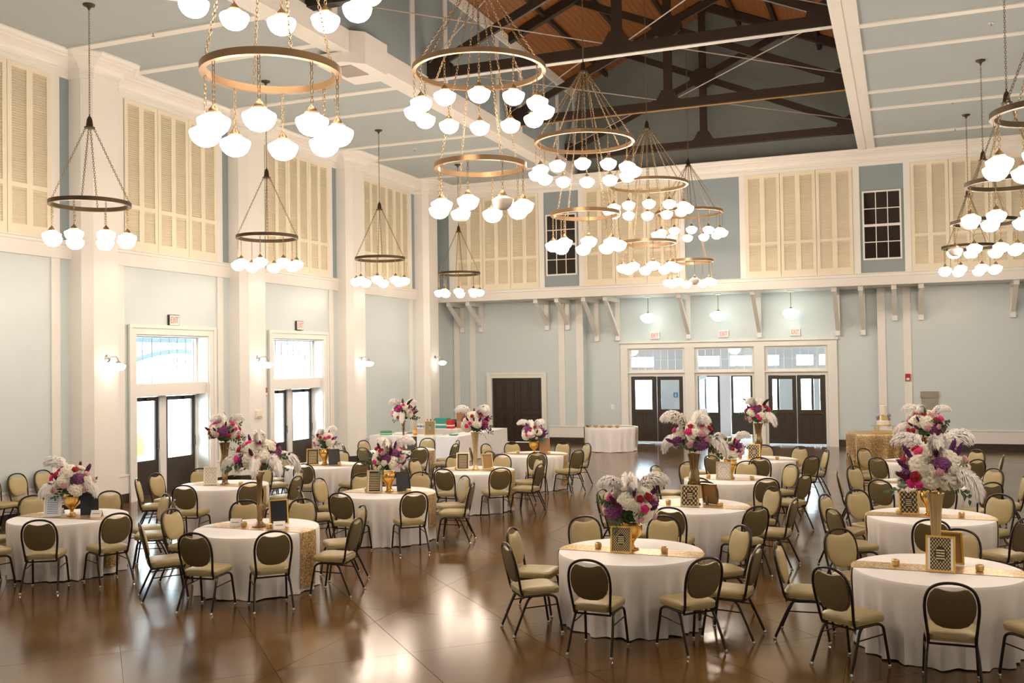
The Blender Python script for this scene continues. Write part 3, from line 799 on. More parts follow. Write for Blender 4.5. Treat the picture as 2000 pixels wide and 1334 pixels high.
# ------------------------------------------------------------------ lamps
def link_mesh_into(mb, L, W, r, M):
    """one oval chain link (long axis z)"""
    pts = []
    for i in range(10):
        a = 2*PI*i/10; pts.append(M @ Vector((W*math.cos(a), 0, L*math.sin(a))))
    mb.tube(pts, r, 4, closed=True)
_chain = {}
def chain_mesh(length, pitch=0.042):
    n = max(2, round(length/pitch)); key = n
    if key not in _chain:
        mb = MB()
        for i in range(n):
            link_mesh_into(mb, 0.028, 0.014, 0.0045, T((0, 0, -(i+0.5)*length/n)) @ RZ((i % 2)*PI/2))
        _chain[key] = mb.mesh('chain', 'chain_brass')
    return _chain[key]
globe_prof = [(0.004, -0.135), (0.045, -0.130), (0.085, -0.113), (0.118, -0.083), (0.139, -0.045), (0.149, -0.008), (0.151, 0.008), (0.146, 0.020), (0.10, 0.046), (0.06, 0.070)]
GL_ON = MB().lathe(globe_prof, 20).mesh('globe', 'globe_lit', True)
GL_OFF = MB().lathe(globe_prof, 20).mesh('globe', 'globe_off', True)
FIT = MB().lathe([(0.066, 0.062), (0.068, 0.082), (0.05, 0.088), (0.045, 0.108), (0.022, 0.135), (0.01, 0.15), (0.006, 0.165)], 14).mesh('fitter', 'brass', True)
def ring_mesh(R, m):
    return MB().lathe([(R, -0.035), (R, 0.035), (R-0.055, 0.035), (R-0.055, -0.035), (R, -0.035)], 64, caps=False).mesh('ring', m, True)
RING_S, RING_SD, RING_B = ring_mesh(0.665, 'brass'), ring_mesh(0.665, 'bronze'), ring_mesh(0.96, 'brass')
HUB = MB().lathe([(0.085, -0.12), (0.09, -0.10), (0.06, -0.085), (0.045, 0.03), (0.03, 0.07), (0.012, 0.09), (0.008, 0.13)], 14).mesh('hub', 'bronze', True)
CANOPY = MB().lathe([(0.012, -0.10), (0.025, -0.07), (0.04, -0.045), (0.09, -0.03), (0.10, -0.012), (0.10, 0.0)], 20).mesh('canopy', 'bronze', True)
DROP = 0.585
def tier(root, z, R, ring, nl, phase, off=()):
    link('ring', ring, root, T((0, 0, z)))
    for i in range(nl):
        a = phase + 2*PI*i/nl; x, y = (R-0.03)*math.cos(a), (R-0.03)*math.sin(a)
        f = link('fitter', FIT, root, T((x, y, z-DROP)))
        link('globe', GL_OFF if i in off else GL_ON, f)
        c = link('drop_chain', chain_mesh(DROP-0.19), root, T((x, y, z-0.03))); c['kind'] = 'stuff'
def hang(root, z0, z1, R, n, phase):
    """slanting chains from hub (z1) to a ring (z0)"""
    L = math.hypot(R-0.07, z1-z0)
    for i in range(n):
        a = phase + 2*PI*i/n
        p = Vector((0.06*math.cos(a), 0.06*math.sin(a), z1)); q = Vector(((R-0.03)*math.cos(a), (R-0.03)*math.sin(a), z0))
        d = (p-q).normalized(); M = T(p) @ d.to_track_quat('Z', 'Y').to_matrix().to_4x4()
        c = link('hanging_chain', chain_mesh((p-q).length), root, M); c['kind'] = 'stuff'
CH_ORD = ['first', 'second', 'third', 'fourth', 'fifth', 'sixth']
def aisle_chandelier(x, y, dark, label, phase, off=()):
    r = empty('ring_chandelier', (x, y, 0)); tag(r, label, 'chandelier')
    link('canopy', CANOPY, r, T((0, 0, ZC))); link('hub', HUB, r, T((0, 0, 7.10)))
    c = link('hanging_chain', chain_mesh(ZC-0.08-7.22), r, T((0, 0, ZC-0.08))); c['kind'] = 'stuff'
    tier(r, 5.68, 0.665, RING_SD if dark else RING_S, 8, phase, off); hang(r, 5.71, 7.0, 0.665, 4, phase+0.2)
for i, y in enumerate((27.8, 22.8, 17.82, 12.8)):
    aisle_chandelier(-12.83, y, True, '%s single-ring chandelier of the sconce-side aisle from the brown paneled door' % CH_ORD[i], 0.393)
for i, y in enumerate((27.8, 22.8, 17.8, 12.8)):
    aisle_chandelier(1.69, y, True, '%s single-ring chandelier over the cake-table aisle from the entrance wall' % CH_ORD[i], 0.393, {1: (4, 2), 2: (3, 7)}.get(i, ()))
for i, y in enumerate((27.75, 22.85, 17.82, 12.8, 7.8)):
    r = empty('tiered_chandelier', (XC, y, 0))
    tag(r, '%s two-tier ring chandelier of the middle row from the entrance doors' % CH_ORD[i], 'chandelier')
    ph = {3: 0.408, 4: 0.5}.get(i, 0.26)
    link('hub', HUB, r, T((0, 0, 8.52))); link('canopy', CANOPY, r, T((0, 0, RIDGE)))
    c = link('hanging_chain', chain_mesh(RIDGE-0.08-8.65), r, T((0, 0, RIDGE-0.08))); c['kind'] = 'stuff'
    tier(r, 7.07, 0.96, RING_B, 12, ph, {4: (6,)}.get(i, ())); hang(r, 7.10, 8.42, 0.96, 8, ph)
    tier(r, 5.68, 0.655, RING_S, 8, {3: 0.129, 4: 0.443}.get(i, 0.39), {3: (3, 7), 0: (6,)}.get(i, ())); hang(r, 5.71, 8.42, 0.655, 4, 0.9)
# two more outside the view, repeating the rows, added to light the foreground
aisle_chandelier(-12.83, 7.8, True, 'unseen single-ring chandelier added over the chairs along the wall', 0.4)
aisle_chandelier(1.69, 7.8, True, 'unseen single-ring chandelier added to the cake-table aisle farthest from the entrance', 0.4)

# pendants over the entrance doors
pend_prof = [(0.01, -0.19), (0.07, -0.185), (0.13, -0.16), (0.18, -0.12), (0.23, -0.06), (0.262, -0.01), (0.268, 0.02), (0.255, 0.05), (0.20, 0.085), (0.13, 0.115), (0.07, 0.14)]
PG = MB().lathe(pend_prof, 24).mesh('globe', 'sconce_lit', True)
for x, nm in ((-7.95, 'over the closed doors by the dessert table'), (-5.59, 'over the open middle doors'), (-3.27, 'over the closed doors by the cake table')):
    p = empty('pendant_lamp', (x, 32.45, 0)); tag(p, 'white schoolhouse pendant lamp %s' % nm, 'lamp')
    obj('canopy', MB().lathe([(0.03, 4.99), (0.09, 5.0), (0.12, 5.02), (0.12, BELT0)], 18), 'white_trim', p, True)
    obj('stem', MB().tube([(0, 0, 4.47), (0, 0, 5.0)], 0.012, 6), 'brass', p)
    obj('fitter', MB().lathe([(0.075, 4.445), (0.075, 4.47), (0.03, 4.50), (0.012, 4.52)], 14), 'brass', p, True)
    link('globe', PG, p, T((0, 0, 4.325)))
# sconces on the pilasters
for i, c in enumerate(PIL[3:]):
    s = empty('wall_sconce', (XL+0.47, c+0.02, 3.07))
    tag(s, '%s glass wall sconce from the brown paneled door corner' % CH_ORD[3-i], 'sconce')
    obj('backplate', MB().lathe([(0.075, 0), (0.075, 0.015), (0.05, 0.03), (0.02, 0.04)], 18), 'nickel', s, True, RY(PI/2))
    obj('arm', MB().tube(catmull([(0.03, 0, 0), (0.14, 0, 0.03), (0.24, 0, 0.02), (0.28, 0, -0.05)], 4), 0.011, 6), 'nickel', s, True)
    f = obj('fitter', MB().lathe([(0.055, 0.045), (0.055, 0.06), (0.02, 0.085), (0.01, 0.10)], 12), 'nickel', s, True, T((0.28, 0, -0.14)))
    o = link('globe', MB().lathe([(r*0.98, z*0.72) for r, z in globe_prof], 20).mesh('globe', 'sconce_lit', True), s, T((0.28, 0, -0.16)))

# ------------------------------------------------------------------ wall fittings
def text_mesh(body, size, m):
    cu = bpy.data.curves.new('lettering', 'FONT'); cu.body = body; cu.size = size; cu.align_x = 'CENTER'; cu.align_y = 'CENTER'; cu.extrude = 0.002
    o = bpy.data.objects.new('lettering', cu); COL.objects.link(o)
    me = bpy.data.meshes.new_from_object(o.evaluated_get(bpy.context.evaluated_depsgraph_get()))
    bpy.data.objects.remove(o); me.materials.clear(); me.materials.append(MATS[m]); return me
EXIT = text_mesh('EXIT', 0.2, 'exit_red')
def exit_sign(loc, rz, label):
    e = empty('exit_sign', loc, rz); tag(e, label, 'sign')
    obj('case', BX(-0.165, 0.165, 0, 0.05, -0.125, 0.125), 'exit_dark' if rz else 'exit_case', e)
    obj('face', BX(-0.15, 0.15, -0.006, 0.0, -0.11, 0.11), 'exit_case', e)
    link('lettering', EXIT, e, T((0, -0.009, 0)) @ RX(PI/2) @ Matrix.Diagonal((0.62, 1.0, 1, 1)))
for x, nm in ((-7.90, 'over the doors by the dessert table'), (-5.54, 'over the open middle doors'), (-3.22, 'over the doors by the cake table')):
    exit_sign((x, YREC-0.055, 3.73), 0.0, 'white exit sign with red letters %s' % nm)
exit_sign((XL+0.055, 17.78, 3.94), PI/2, 'exit sign with dark sides over the doors with the yellow car outside')
exit_sign((XL+0.055, 22.78, 3.97), PI/2, 'exit sign with dark sides over the doors beside the red alarm')
def alarm(loc, rz, label):
    e = empty('fire_alarm', loc, rz); tag(e, label, 'alarm')
    obj('box', BX(-0.075, 0.075, -0.05, 0, -0.11, 0.11), 'alarm_red', e); obj('strobe', BX(-0.045, 0.045, -0.075, -0.05, -0.09, -0.02), 'paper_white', e)
alarm((0.17, YB-0.03, 2.23), 0, 'red fire alarm on the white strip above the cake table')
alarm((XL+0.03, 21.15, 2.2), PI/2, 'red fire alarm beside the glass doors on the sconce wall')
e = empty('thermostat', (XL+0.47, 20.29, 1.67), PI/2); obj('case', BX(-0.12, 0.12, -0.05, 0, -0.09, 0.09), 'cream_ice', e); obj('dial_strip', BX(-0.09, 0.09, -0.054, -0.05, -0.07, -0.05), 'grille', e)
tag(e, 'cream thermostat box on the pilaster between the glass doors', 'thermostat')
e = empty('light_switch', (-9.46, YREC, 1.26)); obj('plate', BX(-0.06, 0.06, -0.008, 0, -0.09, 0.09), 'paper_white', e); obj('toggle', BX(-0.012, 0.012, -0.02, -0.008, -0.02, 0.02), 'paper_white', e)
tag(e, 'white light switch plate near the dessert table', 'switch')
e = empty('wall_plaque', (0.78, YB, 1.35)); obj('panel', BX(-0.24, 0.24, -0.03, 0, -0.2, 0.42), 'bin_grey', e); obj('header', BX(-0.26, 0.26, -0.05, 0, 0.24, 0.44), 'grille', e)
tag(e, 'small plaque with brown header on the wall behind tall flowers', 'plaque')

# ------------------------------------------------------------------ chairs
def chair_kit(glides):
    K = []
    def part(n, mb, m, smooth=True, sub=None): K.append((n, mb.mesh(n, m, smooth), Matrix(), None, sub or []))
    # seat cushion
    def outline(ins, z, n=9):
        pts = []; hw_f, hw_r, y0, y1, rad = 0.222-ins, 0.205-ins, -0.195+ins, 0.252-ins, 0.075
        for cx, cy, a0, hw in ((1, 1, 0, hw_f), (-1, 1, 90, hw_f), (-1, -1, 180, hw_r), (1, -1, 270, hw_r)):
            for k in range(n):
                a = math.radians(a0 + 90*k/(n-1)); pts.append((cx*(hw-rad)+rad*math.cos(a), (y1-rad if cy > 0 else y0+rad)+rad*math.sin(a), z + (0.014*math.exp(-((cx*(hw-rad)+rad*math.cos(a))/0.1)**2) * (1 if cy > 0 else 0) * (-1 if z < 0.45 else 0))))
        return pts
    part('seat', MB().loft([outline(0.03, 0.418), outline(0.004, 0.424), outline(0.0, 0.445), outline(0.0, 0.475), outline(0.012, 0.49), outline(0.045, 0.499), outline(0.10, 0.504)]), 'chair_vinyl')
    yb = lambda z: -0.175 - (z-0.43)*0.215
    loop = [(-0.188, -0.165, 0.415), (-0.19, -0.185, 0.47), (-0.200, yb(0.56), 0.56), (-0.211, yb(0.66), 0.66), (-0.213, yb(0.74), 0.74), (-0.201, yb(0.82), 0.82), (-0.164, yb(0.888), 0.888), (-0.09, yb(0.928), 0.928), (0, yb(0.94), 0.94)]
    loop = loop + [(-x, y, z) for x, y, z in loop[:-1]][::-1]
    part('back_frame', MB().tube(catmull(loop, 3), 0.0135, 8), 'chair_frame')
    half = [(0, 0.532), (0.07, 0.538), (0.128, 0.562), (0.168, 0.608), (0.190, 0.668), (0.196, 0.74), (0.188, 0.80), (0.168, 0.850), (0.132, 0.890), (0.105, 0.892), (0.065, 0.880), (0.032, 0.874), (0, 0.872)]
    full = half + [(-x, z) for x, z in half[1:-1]][::-1]
    def ring(sc, off): return [(x*sc, yb(0.72+(z-0.72)*sc)+off, 0.72+(z-0.72)*sc) for x, z in full]
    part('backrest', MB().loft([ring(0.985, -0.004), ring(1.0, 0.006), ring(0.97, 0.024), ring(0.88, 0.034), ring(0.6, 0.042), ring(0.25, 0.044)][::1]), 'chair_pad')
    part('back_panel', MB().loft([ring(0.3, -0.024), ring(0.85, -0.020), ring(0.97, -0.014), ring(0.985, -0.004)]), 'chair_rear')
    gl = MB().lathe([(0.017, 0.0), (0.019, 0.006), (0.014, 0.02), (0.012, 0.03)], 10)
    def leg(pts, foot):
        sub = [('foot_glide', MB().lathe([(0.018, 0.0), (0.02, 0.007), (0.014, 0.022), (0.011, 0.03)], 8, (foot[0], foot[1], 0)).mesh('foot_glide', 'chrome', True), Matrix(), None, [])] if glides else []
        part('leg', MB().tube(pts, 0.0135, 8), 'chair_frame', True, sub)
    for s in (-1, 1):
        leg(catmull([(s*0.188, -0.165, 0.405), (s*0.195, 0.0, 0.405), (s*0.20, 0.13, 0.405), (s*0.207, 0.195, 0.375), (s*0.212, 0.215, 0.30), (s*0.225, 0.262, 0.012)], 4), (s*0.225, 0.262))
        leg(catmull([(s*0.19, -0.07, 0.40), (s*0.197, -0.115, 0.36), (s*0.21, -0.175, 0.24), (s*0.225, -0.275, 0.012)], 3), (s*0.225, -0.275))
        part('stretcher', MB().tube([(s*0.205, -0.15, 0.29), (s*0.214, 0.216, 0.305)], 0.007, 6), 'chair_frame')
    part('crossbar', MB().tube([(-0.19, -0.16, 0.39), (0.19, -0.16, 0.39)], 0.010, 6), 'chair_frame')
    part('crossbar', MB().tube([(-0.2, 0.15, 0.40), (0.2, 0.15, 0.40)], 0.010, 6), 'chair_frame')
    return K
CK_NEAR, CK_FAR = chair_kit(True), chair_kit(False)
def chair(x, y, face, label, group, near=True):
    c = empty('banquet_chair', (x, y, 0), face - PI/2); place(CK_NEAR if near else CK_FAR, c); tag(c, label, 'chair', group); return c

# ------------------------------------------------------------------ tables
TBL = {  # center, wanted chair angles (deg), runner angle, phrase that singles the table out
 1: ((-11.05, 10.60), [-58, -19, 32, 66, 112, 155, -160, -104], 4, 'round table with small gold goblet and white picture stand'),
 2: ((-7.83, 10.60), [-131, -85, -46, 3, 48, 135, 98, 178], -1, 'round table with candlestick vase and two tent cards'),
 3: ((-11.25, 14.25), [-76, -34, 8, 53, 96, 146, -175, -140], 2, 'round table with hourglass vase and cream framed card'),
 4: ((-11.35, 17.65), [-71, -26, 19, 64, 109, 154, -161, -118], 3, 'round table with gold paper card and black slanted card'),
 5: ((-7.88, 14.15), [-90, -44, 10, 50, 92, 136, 175, -134], 4, 'round table with low bouquet and cream-edged menu card'),
 6: ((-7.83, 17.55), [-89, -46, -6, 48, 91, 132, 174, -135], 3, 'round table with slim trumpet vase and tan card'),
 7: ((-7.87, 20.95), [-111, -65, -27, 48, 78, 130, 161, -155], 2, 'round table with gold compote before the brown paneled door'),
 8: ((-11.40, 21.25), [-46, 0, 44, 90, 161, -145, -99], 2, 'round table beside the white buffet cloths'),
 9: ((-2.82, 10.52), [-143, 177, 130, 88, -93, -46, -9, 41], -1, 'round table with bright yellow-gold frame and low bouquet'),
 10: ((-2.82, 14.05), [-91, -46, -5, 46, 95, 133, 177, -132], -2, 'round table with tall hourglass vase and diamond-print frame'),
 11: ((-2.84, 17.35), [-55, -20, 48, 88, 131, 168, -146, -100], 0, 'round table with low bouquet and pale lattice frame'),
 12: ((-2.83, 20.95), [-81, -122, -37, 21, 58, 92, 137, 180], 0, 'round table closest to the open entrance doors'),
 13: ((0.28, 10.52), [-87, -133, 180, 132, 80, -46, 0, 42], -1, 'round table with fluted gold trumpet vase and disc-print frame'),
 14: ((0.30, 13.98), [-90, -47, -142, 163, 131, 90, 49, 0], 0, 'round table with gold urn behind the fluted trumpet vase'),
 15: ((0.36, 17.60), [-121, -171, 146, 95, 40, -2, -51, -84], 0, 'round table third in line toward the gold cake table'),
 16: ((0.36, 21.15), [-126, -174, 147, 95, 42, -4, -50, -86], 0, 'round table closest to the gold cake table'),
}
TH, TR = 0.765, 0.80
def fold(a, z, sd, amp=1.0):
    t = (TH-z)/TH; cusp = lambda x: 1-2*abs(math.sin(x))
    a2 = a+0.10*math.sin(3*a+sd)+0.05*math.sin(5*a+sd*2.1)
    w = 0.5*cusp(8*a2+sd) + 0.32*cusp(13*a2+1.7*sd) + 0.18*math.sin(27*a2+sd*3.3)
    return TR - 0.012*math.exp(-t*30) + t*0.016 + (w-0.62)*0.075*amp*min(1, t*1.15)**1.35
def cloth_mesh(sd, name, m, R=1.0, hem=0.006, amp=1.0):
    n = 240; V = []; Fc = []
    zs = [TH, TH-0.008, TH-0.03, TH-0.08, TH-0.16, TH-0.26, TH-0.38, TH-0.5, TH-0.62, TH-0.70, hem]
    rows = [(0.5, TH+0.0015), (0.9, TH+0.001)]
    V.append((0, 0, TH+0.0015))
    for f_, z in rows: V += [(R*TR*f_*math.cos(2*PI*k/n), R*TR*f_*math.sin(2*PI*k/n), z) for k in range(n)]
    for j, z in enumerate(zs):
        for k in range(n):
            a = 2*PI*k/n; zz = z
            if j == 0: r = TR-0.012
            else: r = fold(a, z, sd, amp)
            if j == len(zs)-1:
                zz = hem + 0.010*(1+math.sin(7*a+sd))*0.5; r += 0.008*max(0, math.sin(15*a+2.3*sd))
            V.append((R*r*math.cos(a), R*r*math.sin(a), zz))
    Fc += [(0, 1+k, 1+(k+1)%n) for k in range(n)]
    for j in range(len(rows)+len(zs)-1):
        o = 1+j*n; Fc += [(o+k, o+n+k, o+n+(k+1)%n, o+(k+1)%n) for k in range(n)]
    mb = MB(); mb.v, mb.f = V, Fc
    return mb.mesh(name, m, True)
def runner_mesh(sd, rot, drop0, drop1):
    """sequin band across the top and hanging over both sides; rot = cloth rotation"""
    hw = 0.165; nw = 8; V = []; Fc = []; cols = []
    for j in range(nw+1):
        v = -hw+2*hw*j/nw; row = []
        for sgn, drop in ((-1, drop0), (1, drop1)):
            pts = []
            ht = math.sqrt((TR-0.005)**2 - v*v)
            for z in np.linspace(TH-drop, TH-0.02, 12):
                x = sgn*ht; a = math.atan2(v, x); r = max(fold(a+da-rot, z, sd) for da in (-0.05, 0, 0.05)) + 0.012 
                pts.append((r*math.cos(a), r*math.sin(a), z))
            pts.append((sgn*(ht+0.008), v, TH-0.002)); pts.append((sgn*(ht-0.02), v, TH+0.005))
            row.append(pts)
        line = row[0] + [(x, v, TH+0.006) for x in np.linspace(-0.6, 0.6, 9)] + row[1][::-1]
        cols.append(line)
    m = len(cols[0]); V = [p for c in cols for p in c]
    for j in range(nw):
        for i in range(m-1): Fc.append((j*m+i, j*m+i+1, (j+1)*m+i+1, (j+1)*m+i))
    mb = MB(); mb.v, mb.f = V, [f[::-1] for f in Fc]
    return mb.mesh('runner', 'sequin_gold', True)
CLOTHS = [cloth_mesh(0.7, 'tablecloth', 'linen'), cloth_mesh(2.9, 'tablecloth', 'linen'), cloth_mesh(4.6, 'tablecloth', 'linen')]
CSD = [0.7, 2.9, 4.6]
TOP = MB().lathe([(0.74, 0.725), (0.755, 0.73), (0.755, 0.752), (0.74, 0.756)], 40).mesh('tabletop', 'kraft', True)
TLEG = MB().tube([(0.42, 0.3, 0.0), (0.4, 0.28, 0.725)], 0.018, 8).mesh('leg', 'bronze')
rnd = random.Random(11)
DIRS = {0: 'side away from sconces', 45: 'doors side away from sconces', 90: 'entrance-doors side', 135: 'doors side toward sconces', 180: 'sconce-wall side', -135: 'sconces side away from doors', -90: 'side away from doors', -45: 'away from doors and sconces'}
TP = {1: 'table with white picture stand', 2: 'table with candlestick and tent cards', 3: 'table with cream framed card', 4: 'table with gold paper card', 5: 'table with cream-edged menu card', 6: 'table with tan card', 7: 'table before the brown paneled door', 8: 'table beside the white buffet', 9: 'table with yellow-gold shell-print frame', 10: 'table with diamond-print frame', 11: 'table with pale lattice frame', 12: 'table nearest the open doors', 13: 'table with fluted trumpet vase', 14: 'table behind the fluted vase', 15: 'third table toward the cake', 16: 'table nearest the cake table'}
for k, (c, angs, ra, ph) in TBL.items():
    t = empty('round_table', (*c, 0)); link('tabletop', TOP, t)
    for q in range(4): link('leg', TLEG, t, RZ(q*PI/2))
    tag(t, ph, 'table')
    v = k % 3; rot = rnd.uniform(0, 2*PI)
    o = link('tablecloth', CLOTHS[v]); o.location = (*c, 0); o.rotation_euler = (0, 0, rot)
    tag(o, 'white floor-length cloth on the '+ph, 'tablecloth')
    o = link('table_runner', runner_mesh(CSD[v], rot-math.radians(ra), 0.66, {2: 0.70, 5: 0.55}.get(k, 0.66))); o.location = (*c, 0); o.rotation_euler = (0, 0, math.radians(ra))
    tag(o, 'gold sequin runner across the '+ph, 'table runner')
    free = dict(DIRS)
    for a in angs:
        dk = min(free, key=lambda d: abs((a-d+180) % 360-180)); dn = free.pop(dk)
        a = math.radians(a+rnd.uniform(-1.5, 1.5)); rr = 1.14+rnd.uniform(-0.008, 0.03)
        if k == 13 and abs(abs(math.degrees(a))-180) < 5: rr = 1.26
        x, y = c[0]+rr*math.cos(a), c[1]+rr*math.sin(a)
        chair(x, y, a+PI+math.radians(rnd.uniform(-6, 6)), 'olive banquet chair, %s, at the %s' % (dn, TP[k]), 'chairs at the '+TP[k], c[1] < 15)
for y, w_ in ((12.25, 'fourth'), (12.86, 'third'), (13.46, 'second'), (14.05, 'first')):
    chair(-15.03, y, math.radians(rnd.uniform(-3, 3)), '%s olive banquet chair from the pilaster in the row against the wall' % w_, 'chairs along the wall', True)
# ------------------------------------------------------------------ flowers
def icosphere(sub):
    import bmesh
    bm = bmesh.new(); bmesh.ops.create_icosphere(bm, subdivisions=sub, radius=1.0)
    V = np.array([v.co[:] for v in bm.verts]); Fc = [tuple(v.index for v in f.verts) for f in bm.faces]; bm.free(); return V, Fc
ICO4, ICO3 = icosphere(4), icosphere(3)
def fib(n):
    i = np.arange(n)+0.5; ph = np.arccos(1-2*i/n); th = PI*(1+5**0.5)*i
    return np.stack([np.cos(th)*np.sin(ph), np.sin(th)*np.sin(ph), np.cos(ph)], 1)
def bloom_mesh(name, m, R, cells, depth, sq=(1, 1, 1), seed=0, ico=ICO4):
    rs = np.random.RandomState(seed); V, Fc = ico; C = fib(cells)+rs.normal(0, 0.05, (cells, 3)); C /= np.linalg.norm(C, axis=1)[:, None]
    d = np.arccos(np.clip(V @ C.T, -1, 1)); d.sort(axis=1); e = (d[:, 1]-d[:, 0])
    low = 1+0.10*np.sin(3*V[:, 0]+seed)*np.cos(2.5*V[:, 1]+seed*2)
    r = R*low*(1-depth+depth*np.clip(e/e.max()*2.2, 0, 1))
    mb = MB(); mb.v = [tuple(p) for p in V*r[:, None]*np.array(sq)]; mb.f = Fc
    return mb.mesh(name, m, True)
def rose_mesh(m, R, seed):
    prof = [(0.25, -0.55), (0.7, -0.42), (0.98, -0.05), (1.0, 0.25), (0.9, 0.32), (0.78, 0.10), (0.74, 0.38), (0.64, 0.45), (0.54, 0.2), (0.50, 0.48), (0.40, 0.54), (0.32, 0.3), (0.27, 0.54), (0.14, 0.58), (0.05, 0.42)]
    def mod(a, z): return 1+0.09*math.sin(5*a+z*9+seed)+0.05*math.sin(3*a-z*6)
    return MB().lathe([(r*R, z*R) for r, z in prof], 22, mod=mod).mesh('rose', m, True)
def spike_mesh(name, m, seed):
    me = bloom_mesh(name, m, 1.0, 30, 0.62, (0.026, 0.026, 0.085), seed, ICO4); return me
def sprig_mesh(m, seed, L=0.26, wid=0.05, n=9):
    rs = random.Random(seed); V = []; Fc = []
    st = [(0.02*math.sin(3*t), 0, L*t) for t in np.linspace(0, 1, n+1)]
    V += st; V += [(x+0.004, y, z) for x, y, z in st]
    for i in range(n): Fc.append((i, i+1, n+2+i, n+1+i))
    for i in range(1, n+1):
        s = (-1)**i; a = rs.uniform(0.5, 1.0); ln = 0.11*(1.1-0.5*i/n)*rs.uniform(0.8, 1.2); tw = rs.uniform(-0.7, 0.7)
        b = Vector(st[i]); d = Vector((s*math.sin(a), tw*0.6, math.cos(a)*0.8)).normalized(); sd = d.cross(Vector((0, 1, 0.2))).normalized()
        w2 = wid*0.5*rs.uniform(0.8, 1.1); k = len(V)
        V += [tuple(b+d*ln*0.4+sd*w2+Vector((0, 0.008, 0))), tuple(b+d*ln), tuple(b+d*ln*0.4-sd*w2+Vector((0, 0.008, 0)))]
        Fc.append((i, k, k+1, k+2))
    mb = MB(); mb.v, mb.f = V, Fc; return mb.mesh('leaf_sprig', m, False)
def plume_mesh(L, a0, a1, wid, seed, m='plume'):
    """ostrich plume: arching shaft, dense soft barbs that hang from both sides"""
    rs = random.Random(seed); n = 64; P = [Vector((0, 0, 0))]
    for i in range(n):
        t = i/n; a = a0+(a1-a0)*t**1.25; P.append(P[-1]+Vector((math.cos(a), 0, math.sin(a)))*L/n)
    V = []; Fc = []
    for p in P: V += [tuple(p+Vector((0, 0.003, 0))), tuple(p-Vector((0, 0.003, 0)))]
    for i in range(n): Fc.append((2*i, 2*i+2, 2*i+3, 2*i+1))
    for i in range(4, n):
        t = i/n; tg = (P[i+1]-P[i]).normalized(); nor = Vector((-tg.z, 0, tg.x))
        w = wid*(math.sin(PI*min(1, (t*0.93+0.05))**0.75)+0.28)*rs.uniform(0.8, 1.15)
        for s in (0, 1):
            sg = 1 if s == 0 else -1; a, b = 2*i+s, 2*i+2+s
            for q in range(4):
                el = (q-1.5)*0.6+rs.uniform(-0.25, 0.25)
                out = (Vector((0, sg, 0))*math.cos(el)+nor*math.sin(el)).normalized()
                c0 = (P[i]+P[i+1])/2; m1 = c0+out*w*0.55+tg*w*0.35; e = c0+out*w*0.85+tg*w*rs.uniform(0.5, 0.95)+Vector((0, 0, -w*rs.uniform(0.25, 0.6)))
                hwid = tg*0.009; k = len(V)
                V += [tuple(m1-hwid), tuple(m1+hwid), tuple(e)]
                Fc += [(a, k, k+1, b), (k, k+2, k+1)]
    mb = MB(); mb.v, mb.f = V, Fc; return mb.mesh('ostrich_plume', m, True)
HY_W = [bloom_mesh('hydrangea', 'fl_white', 0.118, 60, 0.17, (1, 1, 0.92), s) for s in (1, 2)]
HY_P = [bloom_mesh('hydrangea', 'fl_purple', 0.105, 64, 0.2, (1, 1, 0.95), s) for s in (3, 4)]
RO = {c: [rose_mesh('fl_'+c, 0.042, s) for s in (1, 4)] for c in ('red', 'pink', 'blush')}
RO['white'] = [rose_mesh('fl_white', 0.05, 2)]
SP = [spike_mesh('stock_spike', 'fl_violet', 5), spike_mesh('stock_spike', 'fl_burgundy', 6)]
SPR = [sprig_mesh('leaf', 1), sprig_mesh('leaf', 2, 0.3, 0.06), sprig_mesh('fern', 3, 0.28, 0.028, 14)]
PL_UP = [plume_mesh(0.44, 1.45, -0.9, 0.085, s) for s in (1, 2)]
PL_DN = [plume_mesh(0.50, 0.5, -1.75, 0.08, s) for s in (3, 4)]
PL_DK = plume_mesh(0.32, 1.2, 0.3, 0.03, 5, 'dark_plume')
CORE = bloom_mesh('foliage_core', 'leaf', 0.15, 40, 0.35, (1, 1, 0.75), 9, ICO3)

def flut(n, amp): return lambda a, z: 1+amp*math.cos(n*a)
VASES = {
 'trumpet': (MB().lathe([(0.070, 0), (0.073, 0.012), (0.058, 0.03), (0.043, 0.10), (0.041, 0.22), (0.046, 0.38), (0.056, 0.55), (0.070, 0.68), (0.086, 0.735), (0.080, 0.735), (0.06, 0.66)], 36, mod=flut(12, 0.05)), 'gold_pale', 0.735),
 'hourglass': (MB().lathe([(0.085, 0), (0.085, 0.015), (0.055, 0.035), (0.042, 0.09), (0.056, 0.18), (0.076, 0.30), (0.08, 0.37), (0.074, 0.42), (0.062, 0.47), (0.060, 0.54), (0.074, 0.66), (0.092, 0.74), (0.086, 0.74), (0.065, 0.64)], 32, mod=flut(16, 0.02)), 'mercury_bronze', 0.74),
 'candlestick': (MB().lathe([(0.10, 0), (0.105, 0.015), (0.06, 0.04), (0.03, 0.07), (0.04, 0.10), (0.028, 0.14), (0.036, 0.24), (0.045, 0.27), (0.03, 0.30), (0.026, 0.45), (0.04, 0.50), (0.035, 0.56), (0.045, 0.66), (0.075, 0.71), (0.07, 0.71)], 24), 'brass', 0.71),
 'compote': (MB().lathe([(0.075, 0), (0.078, 0.012), (0.035, 0.03), (0.022, 0.06), (0.03, 0.09), (0.055, 0.12), (0.095, 0.16), (0.115, 0.22), (0.12, 0.28), (0.112, 0.28), (0.09, 0.20)], 28), 'gold', 0.28),
 'urn': (MB().lathe([(0.075, 0), (0.08, 0.015), (0.05, 0.04), (0.045, 0.08), (0.07, 0.14), (0.105, 0.2), (0.12, 0.26), (0.105, 0.30), (0.12, 0.34), (0.112, 0.34)], 28), 'gold', 0.34),
}
